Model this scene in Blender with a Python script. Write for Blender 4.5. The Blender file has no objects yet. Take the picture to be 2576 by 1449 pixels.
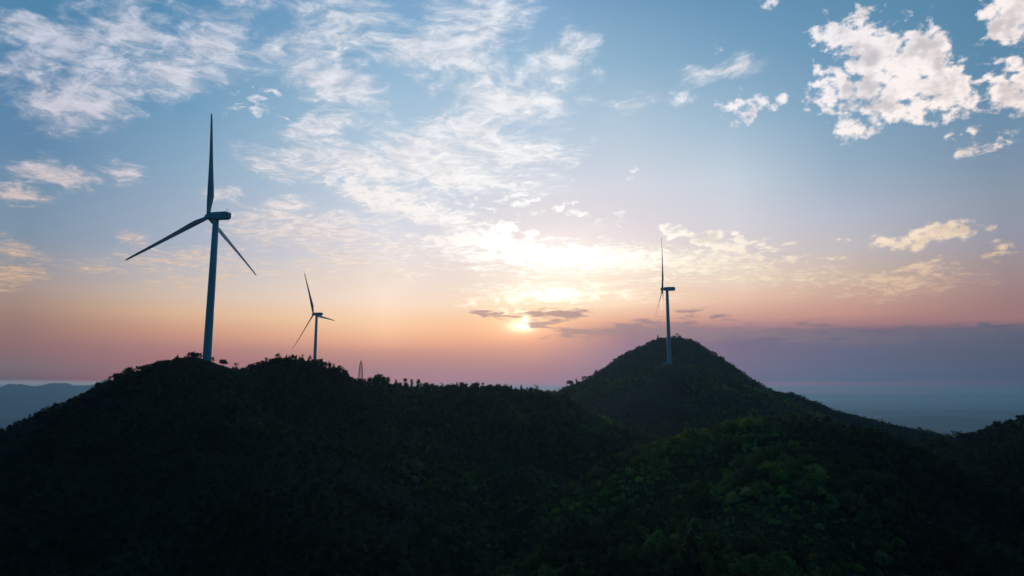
import bpy, bmesh, math, random
import numpy as np
from mathutils import Vector, Matrix

random.seed(7)
RNG = np.random.default_rng(11)
scene = bpy.context.scene
COL = scene.collection
R = math.radians

# ------------------------------------------------------------------ camera
F, CX, CY = 1740.0, 1288.0, 724.5          # focal length and centre, in pixels of a 2576 px wide frame
PITCH = math.atan(256.0 / F)
cam_data = bpy.data.cameras.new("camera")
cam_data.sensor_width = 36.0
cam_data.lens = 36.0 * F / 2576.0
cam_data.clip_start = 1.0
cam_data.clip_end = 200000.0
camera = bpy.data.objects.new("camera", cam_data)
camera.rotation_euler = (math.pi / 2 + PITCH, 0, 0)
COL.objects.link(camera)
scene.camera = camera

scene.view_settings.view_transform = 'Standard'
scene.view_settings.look = 'None'
scene.view_settings.exposure = 0.0
scene.view_settings.gamma = 1.0
scene.render.engine = 'CYCLES'
cy = scene.cycles
cy.max_bounces = 5
cy.diffuse_bounces = 2
cy.glossy_bounces = 2
cy.transmission_bounces = 2
cy.transparent_max_bounces = 4
cy.volume_bounces = 2
cy.use_denoising = True
scene.render.filter_size = 1.25
cy.use_adaptive_sampling = True
cy.adaptive_threshold = 0.015
cy.sample_clamp_indirect = 4.0


def ray(px, py):
    """Direction through a photograph pixel, scaled so that its northward part is 1."""
    u = (px - CX) / F
    v = (CY - py) / F
    d = np.array([u, math.cos(PITCH) - v * math.sin(PITCH), math.sin(PITCH) + v * math.cos(PITCH)])
    return d / d[1]


def at(px, py, y):
    return ray(px, py) * y


def azel(px, py):
    d = ray(px, py)
    return math.degrees(math.atan2(d[0], d[1])), math.degrees(math.atan2(d[2], math.hypot(d[0], d[1])))


def lin(c):
    c = np.asarray(c, float) / 255.0
    return np.where(c <= 0.04045, c / 12.92, ((c + 0.055) / 1.055) ** 2.4)


# ------------------------------------------------------------------ sky (world)
SUN_AZ, SUN_EL = azel(1318, 812)

world = bpy.data.worlds.new("World")
scene.world = world
world.use_nodes = True
WT = world.node_tree
WT.nodes.clear()


class Nodes:
    """Small helper that adds nodes to a tree and links them."""

    def __init__(self, tree):
        self.t = tree

    def link(self, value, sock):
        if isinstance(value, bpy.types.NodeSocket):
            self.t.links.new(value, sock)
        else:
            sock.default_value = value

    def math(self, op, a, b=None, c=None, clamp=False):
        n = self.t.nodes.new('ShaderNodeMath')
        n.operation = op
        n.use_clamp = clamp
        for i, v in enumerate((a, b, c)):
            if v is not None:
                self.link(v, n.inputs[i])
        return n.outputs[0]

    def vmath(self, op, a, b=None, out=0):
        n = self.t.nodes.new('ShaderNodeVectorMath')
        n.operation = op
        self.link(a, n.inputs[0])
        if b is not None:
            if op == 'SCALE':
                self.link(b, n.inputs['Scale'])
            else:
                self.link(b, n.inputs[1])
        return n.outputs[out]

    def maprange(self, v, a, b, c=0.0, d=1.0, kind='SMOOTHSTEP'):
        n = self.t.nodes.new('ShaderNodeMapRange')
        n.interpolation_type = kind
        n.clamp = True if kind == 'LINEAR' else n.clamp
        self.link(v, n.inputs['Value'])
        for k, x in (('From Min', a), ('From Max', b), ('To Min', c), ('To Max', d)):
            self.link(x, n.inputs[k])
        return n.outputs[0]

    def noise(self, vec, scale, detail=4.0, rough=0.5, dist=0.0, lac=2.0, out=0):
        n = self.t.nodes.new('ShaderNodeTexNoise')
        n.noise_dimensions = '3D'
        self.link(vec, n.inputs['Vector'])
        n.inputs['Scale'].default_value = scale
        n.inputs['Detail'].default_value = detail
        n.inputs['Roughness'].default_value = rough
        n.inputs['Lacunarity'].default_value = lac
        n.inputs['Distortion'].default_value = dist
        return n.outputs[out]

    def comb(self, x, y, z=0.0):
        n = self.t.nodes.new('ShaderNodeCombineXYZ')
        for i, v in enumerate((x, y, z)):
            self.link(v, n.inputs[i])
        return n.outputs[0]

    def sep(self, v):
        n = self.t.nodes.new('ShaderNodeSeparateXYZ')
        self.link(v, n.inputs[0])
        return n.outputs

    def mapping(self, v, loc=(0, 0, 0), rot=(0, 0, 0), scale=(1, 1, 1), kind='TEXTURE'):
        n = self.t.nodes.new('ShaderNodeMapping')
        n.vector_type = kind
        self.link(v, n.inputs['Vector'])
        n.inputs['Location'].default_value = loc
        n.inputs['Rotation'].default_value = rot
        n.inputs['Scale'].default_value = scale
        return n.outputs[0]

    def mix(self, f, a, b, blend='MIX'):
        n = self.t.nodes.new('ShaderNodeMix')
        n.data_type = 'RGBA'
        n.blend_type = blend
        n.clamp_factor = True
        self.link(f, n.inputs[0])
        self.link(a, n.inputs[6])
        self.link(b, n.inputs[7])
        return n.outputs[2]

    def ramp(self, f, stops, interp='LINEAR'):
        n = self.t.nodes.new('ShaderNodeValToRGB')
        n.color_ramp.interpolation = interp
        el = n.color_ramp.elements
        el[0].position = stops[0][0]
        el[0].color = stops[0][1]
        el[1].position = stops[-1][0]
        el[1].color = stops[-1][1]
        for p, c in stops[1:-1]:
            e = el.new(p)
            e.color = c
        self.link(f, n.inputs[0])
        return n.outputs[0], n.outputs[1]


def rgba(c):
    return (float(c[0]), float(c[1]), float(c[2]), 1.0)


W = Nodes(WT)
tc = WT.nodes.new('ShaderNodeTexCoord')
direction = tc.outputs['Generated']
dx, dy, dz = W.sep(direction)[0:3]
AZ = W.math('MULTIPLY', W.math('ARCTAN2', dx, dy), 180 / math.pi)
EL = W.math('MULTIPLY', W.math('ARCSINE', dz), 180 / math.pi)
AZ0, AZ1 = -39.0, 39.0


def grid(rows, az, el, ncol=1):
    """Colour table over the sky: ROWS is [(elevation, [(azimuth, colour), ...])]; blended by azimuth and elevation."""
    out = None
    f = W.maprange(az, AZ0, AZ1, 0, 1, 'LINEAR')
    prev = None
    for e, cols in rows:
        stops = [((a - AZ0) / (AZ1 - AZ0), rgba(c)) for a, c in cols]
        c = W.ramp(f, stops)[0]
        if out is None:
            out = c
        else:
            out = W.mix(W.maprange(el, prev, e, 0, 1, 'LINEAR'), out, c)
        prev = e
    return out


# clear-sky colours (linear): one row per elevation, one column per azimuth
SKY_AZ = [-35.65, -26.11, -10.34, 1.72, 9.61, 18.29, 25.84, 36.12]
SKY_TABLE = [
    (0, [(1.500, 1.500, 1.500), (1.500, 1.359, 0.801), (1.500, 0.493, 0.114), (1.500, 0.000, 0.000), (1.500, 0.000, 0.764), (1.333, 0.000, 0.447), (0.784, 0.000, 0.203), (0.310, 0.000, 0.000)]),
    (0.7, [(0.265, 0.121, 0.118), (0.699, 0.116, 0.111), (0.801, 0.185, 0.238), (0.576, 0.096, 0.222), (0.386, 0.134, 0.285), (0.163, 0.102, 0.242), (0.089, 0.114, 0.227), (0.069, 0.077, 0.156)]),
    (1.4, [(0.265, 0.159, 0.160), (0.483, 0.178, 0.176), (0.505, 0.212, 0.249), (0.467, 0.151, 0.221), (0.300, 0.152, 0.303), (0.173, 0.121, 0.243), (0.112, 0.123, 0.225), (0.084, 0.098, 0.170)]),
    (2.2, [(0.285, 0.160, 0.164), (0.484, 0.191, 0.188), (0.573, 0.242, 0.231), (0.529, 0.196, 0.214), (0.286, 0.155, 0.279), (0.177, 0.130, 0.246), (0.120, 0.127, 0.218), (0.087, 0.103, 0.164)]),
    (3, [(0.323, 0.162, 0.156), (0.507, 0.229, 0.209), (0.698, 0.303, 0.239), (0.626, 0.237, 0.199), (0.282, 0.150, 0.264), (0.183, 0.134, 0.238), (0.131, 0.133, 0.223), (0.106, 0.113, 0.171)]),
    (3.6, [(0.341, 0.184, 0.166), (0.598, 0.283, 0.222), (0.894, 0.418, 0.264), (0.720, 0.264, 0.178), (0.294, 0.147, 0.242), (0.186, 0.134, 0.237), (0.142, 0.126, 0.212), (0.114, 0.111, 0.172)]),
    (4.2, [(0.358, 0.200, 0.169), (0.694, 0.335, 0.228), (1.011, 0.527, 0.309), (0.834, 0.294, 0.156), (0.305, 0.142, 0.219), (0.209, 0.143, 0.235), (0.125, 0.113, 0.201), (0.228, 0.145, 0.181)]),
    (4.8, [(0.377, 0.224, 0.185), (0.732, 0.401, 0.263), (1.056, 0.611, 0.352), (0.870, 0.337, 0.162), (0.286, 0.113, 0.187), (0.390, 0.204, 0.253), (0.409, 0.202, 0.224), (0.393, 0.195, 0.198)]),
    (5.6, [(0.417, 0.267, 0.213), (0.798, 0.506, 0.315), (1.090, 0.700, 0.430), (0.822, 0.373, 0.167), (0.736, 0.333, 0.209), (0.653, 0.333, 0.279), (0.614, 0.311, 0.255), (0.375, 0.209, 0.205)]),
    (7, [(0.412, 0.315, 0.290), (0.728, 0.555, 0.445), (1.062, 0.800, 0.623), (0.727, 0.499, 0.332), (0.913, 0.601, 0.408), (0.859, 0.538, 0.390), (0.649, 0.405, 0.317), (0.384, 0.253, 0.249)]),
    (8.6, [(0.315, 0.320, 0.370), (0.579, 0.534, 0.548), (0.973, 0.798, 0.702), (0.577, 0.465, 0.383), (0.792, 0.591, 0.461), (0.868, 0.669, 0.545), (0.656, 0.498, 0.415), (0.371, 0.298, 0.316)]),
    (10.5, [(0.233, 0.315, 0.415), (0.429, 0.476, 0.585), (0.858, 0.770, 0.765), (0.556, 0.468, 0.440), (0.720, 0.598, 0.528), (0.757, 0.640, 0.618), (0.595, 0.541, 0.548), (0.324, 0.333, 0.413)]),
    (13, [(0.185, 0.303, 0.429), (0.374, 0.457, 0.580), (0.717, 0.726, 0.809), (0.739, 0.649, 0.659), (0.713, 0.634, 0.676), (0.688, 0.666, 0.724), (0.494, 0.535, 0.635), (0.284, 0.341, 0.421)]),
    (16.5, [(0.128, 0.257, 0.423), (0.276, 0.425, 0.577), (0.589, 0.687, 0.810), (0.716, 0.726, 0.805), (0.691, 0.706, 0.784), (0.594, 0.672, 0.763), (0.338, 0.463, 0.590), (0.190, 0.298, 0.429)]),
    (21, [(0.107, 0.247, 0.430), (0.177, 0.356, 0.539), (0.453, 0.612, 0.756), (0.517, 0.632, 0.781), (0.499, 0.627, 0.750), (0.362, 0.524, 0.670), (0.218, 0.383, 0.551), (0.127, 0.272, 0.424)]),
    (26, [(0.084, 0.240, 0.420), (0.122, 0.299, 0.503), (0.301, 0.488, 0.686), (0.351, 0.534, 0.708), (0.296, 0.479, 0.647), (0.212, 0.387, 0.566), (0.147, 0.315, 0.494), (0.096, 0.246, 0.401)]),
    (33, [(0.061, 0.185, 0.337), (0.070, 0.239, 0.451), (0.164, 0.352, 0.588), (0.188, 0.361, 0.611), (0.125, 0.292, 0.503), (0.086, 0.246, 0.444), (0.081, 0.236, 0.397), (0.061, 0.193, 0.318)]),
]
SKY_ROWS_LIN = [(e, list(zip(SKY_AZ, cols))) for e, cols in SKY_TABLE]
front = grid(SKY_ROWS_LIN, AZ, EL)

# the half of the sky away from the sunset and overhead: dim dusk blue
back = W.ramp(W.maprange(EL, -4, 90, 0, 1, 'LINEAR'),
              [(0.0, (0.004, 0.040, 0.075, 1)), (0.15, (0.002, 0.060, 0.120, 1)), (0.5, (0.002, 0.072, 0.150, 1)), (1.0, (0.008, 0.075, 0.145, 1))])[0]
f_az = W.maprange(W.math('COSINE', W.math('MULTIPLY', AZ, math.pi / 180)), 0.05, 0.80)
f_el = W.maprange(EL, 66, 34)
base = W.mix(W.math('MULTIPLY', f_az, f_el), back, front)

# physical sky under it
nish = WT.nodes.new('ShaderNodeTexSky')
nish.sky_type = 'NISHITA'
nish.sun_disc = False
nish.sun_elevation = R(SUN_EL)
nish.sun_rotation = R(SUN_AZ)
nish.altitude = 400
nish.air_density = 1.0
nish.dust_density = 1.0

# ---- cloud cover tables: ellipses (x, y, half width, half height, tilt, weight) in photograph pixels, turned into azimuth/elevation
CIRRUS = [
    (330, 200, 290, 85, 15, 1.05), (150, 120, 190, 70, 12, .85), (490, 125, 140, 50, 14, 1.0), (330, 60, 200, 75, 25, .85), (60, 90, 110, 60, 0, .7),
    (260, 245, 170, 42, 8, .85), (410, 195, 95, 30, -8, 1.1), (90, 180, 130, 35, 0, .65), (560, 30, 130, 40, 20, .65), (240, 20, 120, 40, 0, .5), (560, 190, 70, 30, 0, .5),
    (720, 110, 100, 42, 10, .95), (830, 190, 150, 60, -25, 1.1), (900, 70, 130, 48, 10, .9), (1130, 80, 195, 88, 20, 1.05), (1010, 120, 80, 60, 0, .7),
    (1190, 170, 110, 60, 0, .95), (1390, 160, 85, 42, 15, 1.05), (1290, 210, 70, 26, 10, .8), (850, 12, 130, 30, 0, .85), (1080, 200, 60, 40, 0, .6),
    (800, 330, 80, 36, 20, 1.0), (1280, 270, 165, 60, 8, 1.05), (1150, 345, 185, 60, 12, 1.15), (830, 400, 150, 46, -10, 1.05), (940, 300, 90, 30, 0, .55),
    (1010, 420, 330, 44, -6, 1.2), (1300, 395, 160, 40, 10, 1.1), (740, 435, 100, 20, -8, .9), (1400, 420, 70, 34, 20, .7), (1060, 395, 140, 50, 0, 1.15), (1380, 290, 60, 40, 0, .6),
    (1000, 513, 200, 24, -16, 1.45), (1100, 485, 80, 24, 12, .9), (1120, 545, 95, 15, -10, 1.05), (1300, 480, 90, 18, -14, .7),
    (770, 575, 205, 46, -3, 1.05), (720, 530, 70, 32, 0, 1.0), (900, 600, 90, 26, 0, .95), (960, 560, 60, 14, 10, .7),
    (900, 650, 200, 40, 8, .9), (880, 695, 200, 32, 5, .8), (450, 652, 200, 28, 3, .68), (540, 695, 190, 25, 8, .68),
    (130, 430, 120, 23, -12, 1.0), (310, 435, 58, 26, -15, .95), (30, 470, 52, 19, 0, 1.0), (60, 500, 78, 15, -5, .95), (180, 470, 70, 13, 10, .7),
    (40, 625, 80, 19, -15, .9), (40, 690, 105, 27, 5, .9), (340, 597, 50, 15, -10, .9), (550, 480, 50, 17, -12, .85), (240, 672, 70, 13, 0, .6),
    (1820, 175, 100, 17, 14, 1.05), (1590, 262, 80, 19, 12, 1.0), (1715, 250, 40, 13, 15, 1.0), (1475, 95, 55, 11, 35, 1.0), (1440, 82, 24, 22, 45, .85), (1500, 190, 26, 9, 0, .8),
    (1300, 640, 330, 44, -2, .9), (1650, 660, 330, 38, -3, .9), (1900, 690, 280, 34, 0, .7), (1430, 740, 300, 28, 0, .75), (2250, 720, 260, 36, 4, .6),
]
CUMULUS = [
    (2130, 95, 90, 42, -8, 1.05), (2215, 105, 75, 50, 0, .95), (2235, 170, 110, 70, -30, 1.1), (2330, 140, 85, 75, -30, 1.1), (2400, 220, 80, 55, -20, 1.1),
    (2300, 215, 110, 50, 0, 1.), (2110, 210, 70, 26, -25, .92), (2080, 262, 70, 22, -30, .85), (2180, 240, 50, 26, 20, .7), (2255, 285, 88, 22, -3, 1.05), (2140, 327, 42, 20, 0, .95),
    (2550, 40, 62, 60, 0, 1.2), (2550, 230, 62, 55, -30, 1.05), (2535, 162, 45, 16, -20, .8), (2490, 240, 16, 14, 0, .4),
    (1860, 278, 45, 13, -12, 1.05), (1905, 252, 36, 17, -20, .95), (1965, 252, 26, 13, -10, .8),
    (1935, 8, 20, 14, 0, .95), (2165, 12, 22, 13, 0, .95), (1805, 125, 16, 11, 0, .8), (2372, 325, 30, 10, -15, .85), (2500, 345, 60, 16, -15, .60), (2440, 365, 50, 12, 0, .58),
    (1690, 583, 28, 14, 0, 1.0), (1770, 602, 40, 15, 10, 1.0), (1838, 583, 22, 9, 0, .85), (1580, 428, 22, 8, 10, .95), (1415, 522, 22, 8, 0, .9), (1458, 522, 22, 10, 0, .9),
    (1265, 572, 34, 10, 0, .9), (1320, 588, 22, 10, 0, .9), (2385, 582, 95, 24, 8, .86), (2265, 612, 85, 16, 3, .86), (2130, 600, 25, 7, 5, .7), (2530, 625, 50, 9, 3, .75),
]
ALTO = [
    (1000, 512, 200, 24, -16, 1.45), (1130, 545, 90, 20, -10, 1.3), (1300, 485, 100, 20, -12, 1.15),
    (620, 256, 75, 24, 14, 1.05), (690, 298, 80, 16, -10, .95), (800, 298, 90, 14, 0, .6), (1050, 440, 260, 24, -6, .9), (1250, 480, 120, 20, -20, 1.0), (1180, 520, 100, 16, -14, .9),
    (1250, 612, 260, 30, -6, 1.1), (1480, 640, 260, 36, -3, 1.1), (1850, 630, 150, 26, 4, 1.0), (2000, 655, 160, 20, 4, .8), (1700, 650, 200, 26, 0, .9),
    (2330, 690, 220, 40, 8, .95), (2500, 655, 110, 20, 3, .85), (1960, 705, 140, 18, 2, .7), (1270, 752, 150, 14, -3, 1.0), (1260, 780, 130, 11, -4, 1.0), (1420, 745, 140, 20, 0, 1.1),
    (1880, 640, 120, 18, 6, .9), (2480, 350, 110, 26, -10, .55), (1450, 500, 90, 40, 0, .4), (1560, 540, 120, 30, 0, .35),
]
DARK = [
    (1250, 791, 85, 8, -3, 1.1), (1405, 789, 85, 11, -3, 1.1), (1380, 816, 50, 8, 4, 1.1), (1340, 800, 60, 8, 0, .8), (1810, 798, 42, 8, 0, .95), (1740, 778, 75, 6, 8, .8),
    (1530, 833, 190, 14, 5, .9), (1640, 818, 120, 12, 6, .8), (1800, 840, 210, 20, 0, .95), (2100, 845, 250, 22, 0, 1), (2400, 840, 300, 20, 2, 1.0), (2060, 800, 60, 8, 8, .45), (1640, 800, 90, 5, 2, .5),
]


def cover_table(naz, els, lists):
    """Rasterise the cover ellipses to a coarse azimuth/elevation table (soft edges; the fine outline comes from noise)."""
    azs = np.linspace(AZ0, AZ1, naz)
    da = azs[1] - azs[0]
    sub_a = (azs[:, None] + (np.arange(4) - 1.5) * da / 4).ravel()
    lo = np.concatenate([[els[0] - .2], (els[1:] + els[:-1]) / 2])
    hi = np.concatenate([(els[1:] + els[:-1]) / 2, [els[-1] + .5]])
    sub_e = (lo[:, None] + (np.arange(5) + .5) / 5 * (hi - lo)[:, None]).ravel()
    A, E_ = np.meshgrid(np.radians(sub_a), np.radians(sub_e))
    x, y, z = np.sin(A) * np.cos(E_), np.cos(A) * np.cos(E_), np.sin(E_)
    fw = y * math.cos(PITCH) + z * math.sin(PITCH)
    up = -y * math.sin(PITCH) + z * math.cos(PITCH)
    px, py = CX + F * x / fw, CY - F * up / fw
    out = np.zeros((len(els), naz, len(lists)))
    for k, lst in enumerate(lists):
        m = np.zeros(px.shape)
        for (bx, by, rx, ry, t, w) in lst:
            c, s = math.cos(R(t)), math.sin(R(t))
            qx = ((px - bx) * c - (py - by) * s) / (rx * 1.25)
            qy = ((px - bx) * s + (py - by) * c) / (ry * 1.25)
            q = np.clip(1.25 - np.sqrt(qx * qx + qy * qy) * .95, 0, 1)
            m = np.maximum(m, w * q * q * (3 - 2 * q))
        out[:, :, k] = m.reshape(len(els), 5, naz, 4).mean(axis=(1, 3))
    return azs, out


ELS = np.concatenate([np.arange(3.0, 14.01, 0.55), np.arange(14.8, 32.1, 0.9)])
NAZ = 80
azs, COVER = cover_table(NAZ, ELS, (CIRRUS, CUMULUS, ALTO, DARK))

# irregular cloud outlines: bend the lookup with noise
plane_z = W.math('ADD', W.math('MAXIMUM', dz, 0.0), 0.055)
P = W.comb(W.math('DIVIDE', dx, plane_z), W.math('DIVIDE', dy, plane_z), 0.0)         # a cloud deck seen in perspective
warpA = W.vmath('SUBTRACT', W.noise(W.comb(W.math('MULTIPLY', AZ, .55), W.math('MULTIPLY', EL, 1.0), 3.7), 0.42, 3.0, .55, out=1), (0.5, 0.5, 0.5))
wx, wy, wz = W.sep(warpA)[0:3]
AZw = W.math('MULTIPLY_ADD', wx, 2.6, AZ)
ELw = W.math('MULTIPLY_ADD', wy, W.maprange(EL, 5, 20, .35, 1.5, 'LINEAR'), EL)


def curve_row(fvec, table):
    """One row of the cover table: three curves over azimuth in one node."""
    n = WT.nodes.new('ShaderNodeRGBCurve')
    for k in range(3):
        cu = n.mapping.curves[k]
        pts = [(j / (NAZ - 1), float(np.clip(table[j, k] / 1.3, 0, 1))) for j in range(NAZ)]
        cu.points[0].location = pts[0]
        cu.points[1].location = pts[-1]
        for p in pts[1:-1]:
            cu.points.new(*p)
        for p in cu.points:
            p.handle_type = 'AUTO_CLAMPED'
    n.mapping.update()
    W.link(fvec, n.inputs['Color'])
    return n.outputs[0]


def cover_lookup(az, el):
    """Blend the rows of the cover tables by elevation."""
    f = W.maprange(az, float(azs[0]), float(azs[-1]), 0, 1, 'LINEAR')
    fvec = W.comb(f, f, f)
    col = dark = None
    for i, e in enumerate(ELS):
        c = curve_row(fvec, COVER[i, :, 0:3])
        d = curve_row(fvec, np.repeat(COVER[i, :, 3:4], 3, 1)) if e < 7.6 else None
        if col is None:
            col, dark = c, d
        else:
            g_ = W.maprange(el, float(ELS[i - 1]), float(e), 0, 1, 'LINEAR')
            col = W.mix(g_, col, c)
            if d is not None:
                dark = W.mix(g_, dark, d)
    return W.vmath('SCALE', col, 1.3), W.math('MULTIPLY', W.sep(dark)[0], 1.3)


cover, dark_cover = cover_lookup(AZw, ELw)
m_cir, m_cum, m_alt = W.sep(cover)[0:3]
dark_cover = W.math('MULTIPLY', dark_cover, W.maprange(EL, 8.0, 7.0))
in_sky = W.math('MULTIPLY', W.maprange(EL, 2.0, 3.2), f_az)

# cirrus: drawn-out, soft, fibrous
bend1 = W.vmath('SCALE', W.vmath('SUBTRACT', W.noise(P, 1.7, 3.0, .6, out=1), (.5, .5, .5)), .42)
bend2 = W.vmath('SCALE', W.vmath('SUBTRACT', W.noise(P, 9.0, 3.0, .6, out=1), (.5, .5, .5)), .075)
Pw = W.vmath('ADD', P, W.vmath('ADD', bend1, bend2))
Pc = W.mapping(Pw, (0, 0, 0), (0, 0, R(24)), (1.35, 1.0, 1.0))
n_cir = W.noise(Pc, 5.0, 10.0, .60, .15)
Pf = W.mapping(Pw, (3, 1, 0), (0, 0, R(-38)), (1.9, 1.0, 1.0))
n_fib = W.noise(Pf, 22.0, 7.0, .64, .2)
n_clump = W.noise(Pw, 14.0, 7.0, .60, .15)
v_cir = W.math('ADD', W.math('MULTIPLY', W.math('SUBTRACT', n_cir, .5), 2.9), W.math('MULTIPLY', W.math('SUBTRACT', n_fib, .5), 1.5))
v_cir = W.math('MULTIPLY_ADD', W.math('SUBTRACT', n_clump, .5), 2.1, v_cir)
veil = W.maprange(W.math('MULTIPLY_ADD', m_cir, 1.25, v_cir), .10, 1.25)
core = W.maprange(W.math('MULTIPLY_ADD', m_cir, 1.0, v_cir), .50, 1.45)
a_cir = W.math('ADD', W.math('MULTIPLY', veil, .52), W.math('MULTIPLY', core, .50))
a_cir = W.math('MULTIPLY', a_cir, W.maprange(m_cir, .02, .30))

# cumulus: firm cauliflower edges
Q = W.comb(W.math('MULTIPLY', AZ, .50), W.math('MULTIPLY', EL, .66), 4.3)
n_cum = W.noise(Q, 1.65, 10.0, .57, .1)
v_cum = W.math('MULTIPLY_ADD', W.math('SUBTRACT', n_cum, .5), 4.0, W.math('MULTIPLY', m_cum, 1.34))
a_cum = W.math('MULTIPLY', W.maprange(v_cum, .34, 1.12), W.maprange(m_cum, .02, .16))
n_lit = W.noise(W.vmath('ADD', Q, (-.10, -.28, 0.0)), 1.65, 6.0, .54, .1)
n_low = W.noise(W.vmath('ADD', Q, (7.3, 2.1, 0.0)), .62, 3.0, .5, .2)
slope = W.math('MULTIPLY', W.math('SUBTRACT', n_cum, n_lit), -1.7)
shade_cum = W.math('ADD', W.math('MULTIPLY_ADD', W.math('SUBTRACT', n_low, .5), 3.0, W.maprange(v_cum, .8, 1.9, 0, .55)), slope)
shade_cum = W.math('MULTIPLY', W.maprange(shade_cum, -.12, .72), W.maprange(EL, 8, 16, .45, .80))

# altocumulus: rows of small puffs
wob = W.vmath('SCALE', W.vmath('SUBTRACT', W.noise(W.comb(AZ, W.math('MULTIPLY', EL, 2.0), 2.2), .5, 2.0, .5, out=1), (.5, .5, .5)), 1.6)
Qa = W.vmath('ADD', W.mapping(W.comb(W.math('MULTIPLY', AZ, .95), W.math('MULTIPLY', EL, 2.1), 5.1), (0, 0, 0), (0, 0, R(-14)), (1, 1, 1)), wob)
n_alt = W.noise(Qa, .95, 6.0, .60, .1)
n_alt2 = W.noise(Qa, .22, 3.0, .5)
v_alt = W.math('ADD', W.math('MULTIPLY', W.math('SUBTRACT', n_alt, .5), 3.6), W.math('MULTIPLY', W.math('SUBTRACT', n_alt2, .5), 2.2))
v_alt = W.math('MULTIPLY_ADD', m_alt, .95, v_alt)
a_alt = W.math('MULTIPLY', W.maprange(v_alt, .55, 1.25), W.maprange(m_alt, .04, .28))

# low dark streaks by the sun and the bank below
S = W.comb(W.math('MULTIPLY', AZ, .42), W.math('MULTIPLY', EL, 2.1), 8.1)
n_drk = W.noise(S, 1.2, 7.0, .58, .3)
v_drk = W.math('MULTIPLY_ADD', dark_cover, 1.1, W.math('MULTIPLY', W.math('SUBTRACT', n_drk, .5), 2.9))
a_drk = W.math('MULTIPLY', W.maprange(v_drk, .35, .95), W.maprange(dark_cover, .05, .35))

# what the clouds look like, by place in the sky
CLOUD_ROWS = [
    (2.0,  [(-34, (196, 150, 135)), (-10, (235, 178, 145)), (2, (255, 205, 150)), (14, (235, 165, 145)), (36, (170, 125, 128))]),
    (5.0,  [(-34, (212, 176, 148)), (-10, (250, 205, 165)), (2, (255, 236, 190)), (14, (250, 195, 160)), (36, (185, 140, 135))]),
    (8.0,  [(-34, (218, 186, 158)), (-10, (250, 228, 205)), (2, (255, 252, 235)), (14, (252, 232, 200)), (36, (214, 180, 152))]),
    (11.0, [(-34, (214, 190, 182)), (-10, (246, 232, 226)), (2, (255, 255, 250)), (14, (255, 246, 230)), (36, (236, 212, 186))]),
    (15.0, [(-34, (216, 206, 212)), (-10, (252, 246, 244)), (2, (255, 255, 255)), (14, (252, 248, 246)), (36, (240, 226, 216))]),
    (21.0, [(-34, (202, 206, 222)), (-10, (240, 240, 246)), (2, (250, 250, 252)), (14, (240, 240, 246)), (36, (250, 240, 236))]),
    (30.0, [(-34, (196, 206, 224)), (-10, (226, 230, 240)), (2, (228, 234, 244)), (14, (214, 222, 236)), (36, (238, 232, 232))]),
]
cloud_col = grid([(e, [(a, lin(c)) for a, c in cols]) for e, cols in CLOUD_ROWS], AZ, EL)
cum_col = W.mix(shade_cum, W.vmath('MULTIPLY', cloud_col, (1.14, 1.11, 1.10)), W.vmath('MULTIPLY', cloud_col, (.60, .60, .64)))
dark_col = grid([(2.5, [(1, lin((196, 146, 140))), (10, lin((150, 124, 138))), (36, lin((88, 97, 120)))]),
                 (5.5, [(1, lin((190, 152, 146))), (10, lin((168, 138, 142))), (36, lin((106, 102, 120)))])], AZ, EL)

cir_col = W.vmath('SCALE', cloud_col, W.maprange(W.math('ADD', W.math('MULTIPLY', n_fib, .55), W.math('MULTIPLY', n_clump, .6)), .40, .75, .80, 1.10, 'LINEAR'))
sky = W.mix(W.math('MULTIPLY', a_cir, in_sky), base, cir_col)
sky = W.mix(W.math('MULTIPLY', W.math('MULTIPLY', a_alt, .92), in_sky), sky, W.vmath('MULTIPLY', cloud_col, (1.06, 1.05, 1.04)))
sky = W.mix(W.math('MULTIPLY', a_cum, in_sky), sky, cum_col)


# the sun behind thin cloud: core, halo and the lit cloud above it
def glow(px, py, rx, ry, power, gain, color):
    a0, e0 = azel(px, py)
    q = W.vmath('LENGTH', W.mapping(W.comb(AZ, EL, 0.0), (a0, e0, 0), (0, 0, 0), (rx, ry, 1.0)), out=1)
    g = W.math('MULTIPLY', W.math('EXPONENT', W.math('MULTIPLY', W.math('POWER', q, power), -1.0)), gain)
    return W.vmath('SCALE', color, g)


sky = W.vmath('ADD', sky, glow(1415, 665, 7.5, 3.2, 1.5, .33, (1.0, .93, .82)))
sky = W.vmath('ADD', sky, glow(1370, 740, 5.5, 2.8, 1.4, .26, (1.0, .86, .58)))
# SUN
sky = W.vmath('ADD', sky, glow(1425, 650, 6.0, 2.3, 1.6, .06, (1.0, .95, .86)))
sky = W.vmath('ADD', sky, glow(1400, 700, 14.0, 5.5, 1.5, .055, (1.0, .93, .84)))
sky = W.vmath('ADD', sky, glow(1316, 818, 1.8, .85, 1.0, .50, (1.0, .80, .42)))
sky = W.vmath('ADD', sky, glow(1314, 820, .85, .36, 1.5, 1.45, (1.0, .92, .66)))
sky = W.mix(W.math('MULTIPLY', a_drk, .90), sky, dark_col)
sky = W.vmath('ADD', sky, glow(1322, 806, .24, .40, 1.4, 1.0, (1.0, .94, .76)))
sky = W.vmath('ADD', sky, glow(1316, 830, 4.2, 1.2, 1.3, .07, (1.0, .62, .26)))

total = W.vmath('ADD', W.vmath('SCALE', sky, 9.6), W.vmath('SCALE', nish.outputs[0], .012))
bg = WT.nodes.new('ShaderNodeBackground')
bg.inputs['Strength'].default_value = 0.1
WT.links.new(total, bg.inputs['Color'])
wo = WT.nodes.new('ShaderNodeOutputWorld')
WT.links.new(bg.outputs[0], wo.inputs['Surface'])
world.cycles.sampling_method = 'MANUAL'
world.cycles.sample_map_resolution = 512

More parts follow.
